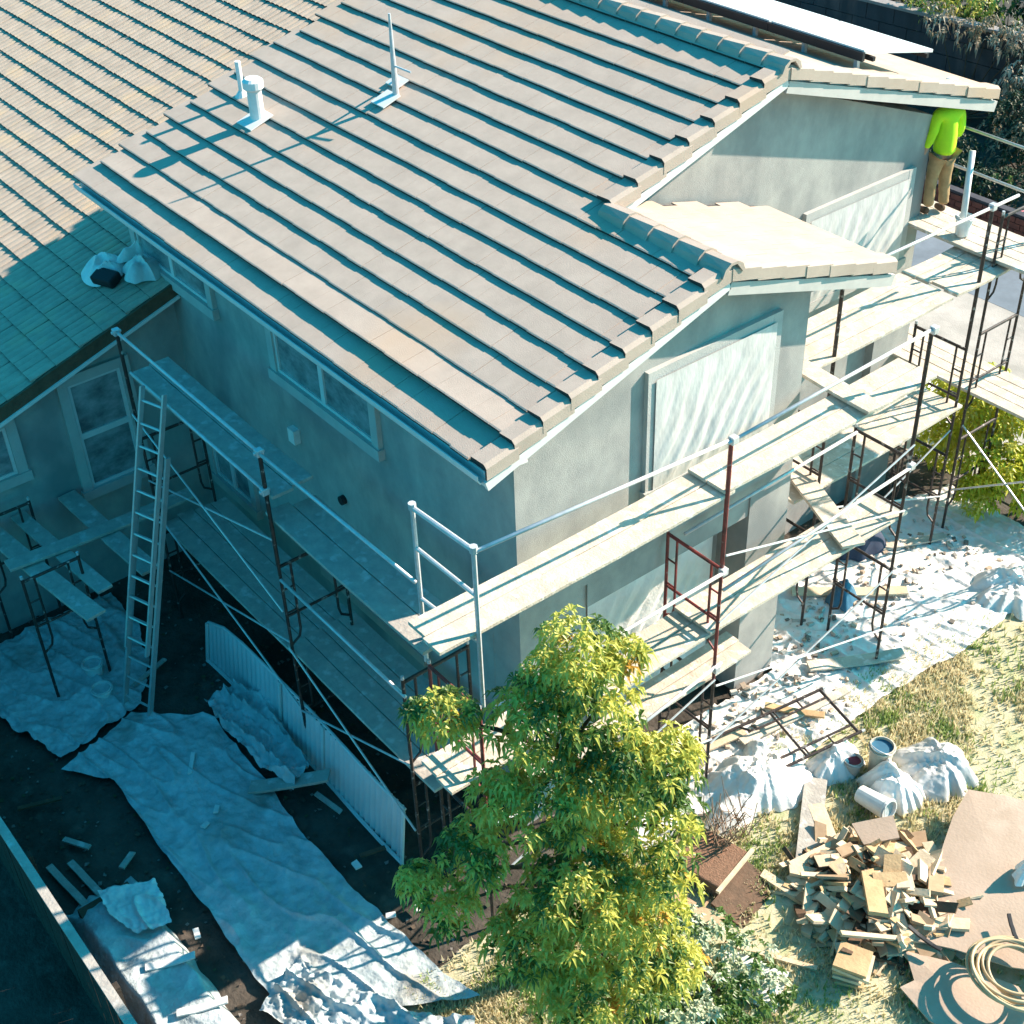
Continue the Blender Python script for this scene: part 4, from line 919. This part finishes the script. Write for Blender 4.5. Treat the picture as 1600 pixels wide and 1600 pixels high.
sh_ = skin_mesh([(0,0,.90,.165),(0,0,1.0,.17),(0,0,1.22,.165),(.01,0,1.42,.175),(.02,0,1.54,.12),(.02,.15,1.50,.115),(.02,.20,1.45,.09),(.0,.25,1.22,.07),(.05,.29,1.02,.058),(.02,-.15,1.50,.115),(.02,-.20,1.45,.09),(.02,-.26,1.24,.07),(.11,-.30,1.07,.056)],
    [(0,1),(1,2),(2,3),(3,4),(4,5),(5,6),(6,7),(7,8),(4,9),(9,10),(10,11),(11,12)], 'shirt', hivis, wk)
skin_mesh([(0,0,.97,.15),(0,.085,.88,.125),(.02,.11,.70,.105),(.03,.12,.52,.09),(.01,.125,.30,.085),(0,.13,.13,.08),(0,-.085,.88,.125),(.01,-.105,.70,.105),(.02,-.11,.52,.09),(-.01,-.12,.30,.085),(-.03,-.12,.13,.08)],
    [(0,1),(1,2),(2,3),(3,4),(4,5),(0,6),(6,7),(7,8),(8,9),(9,10)], 'trousers', khaki, wk)
wr_ = bpy.data.textures.new('wrinkles', 'CLOUDS'); wr_.noise_scale = .09
for o_ in wk.children:
    if o_.name.split('.')[0] in ('shirt','trousers'):
        d_ = o_.modifiers.new('folds', 'DISPLACE'); d_.texture = wr_; d_.strength = .02; d_.mid_level = .5
for s_, x in ((1,0),(-1,-.03)):
    skin_mesh([(x-.03,s_*.13,.07,.062),(x+.08,s_*.135,.055,.055),(x+.18,s_*.135,.045,.045)], [(0,1),(1,2)], 'boot', wood_dark, wk)
skin_mesh([(.07,0,1.90,.115),(.07,0,1.98,.09)], [(0,1)], 'cap', white, wk)
MB().obox((.21,0,1.87),(.14,.17,.015), Matrix.Identity(3)).build('cap_peak', white, wk)
MB().obox((.172,0,1.80),(.03,.03,.045), Matrix.Rotation(.3,3,'Y')).build('nose', skin, wk)
for s_ in (1,-1): MB().obox((.155,s_*.038,1.835),(.02,.022,.014), Matrix.Identity(3)).build('eye', black, wk)
for (hx, hy, hz, dv) in ((.08,.33,.90,Vector((.15,0,-1))), (.22,-.33,.97,Vector((.8,0,-.6)))):
    dv.normalize(); hh = Vector((hx, hy, hz)); side = dv.cross(Vector((0,1,0)) if abs(dv.y) < .5 else Vector((0,0,1))).normalized()
    nodes = [(*hh, .035, .03), (*(hh+dv*.07), .042, .022)]; ed = [(0,1)]
    for f_ in range(4):
        o_ = side*(f_-1.5)*.021; L_ = (.07,.082,.078,.06)[f_]; b_ = len(nodes)
        nodes += [(*(hh+dv*.09+o_), .011), (*(hh+dv*(.09+L_*.5)+o_+Vector((0,.008,0))), .010), (*(hh+dv*(.09+L_)+o_+Vector((0,.022,0))), .008)]
        ed += [(1,b_),(b_,b_+1),(b_+1,b_+2)]
    b_ = len(nodes); nodes += [(*(hh+dv*.04+side*.045), .013), (*(hh+dv*.09+side*.065), .010)]; ed += [(0,b_),(b_,b_+1)]
    skin_mesh(nodes, ed, 'hand', skin, wk, 1)
pipe((-1.2,9.65,5.13),(-1.45,9.95,6.35), .05, 'white plastic pipe standing beside the worker', white, 'plastic_pipe', 'pipe')
bucket((-1.25,9.75,5.13), 'white bucket at the worker’s feet', r=.13, h=.3)
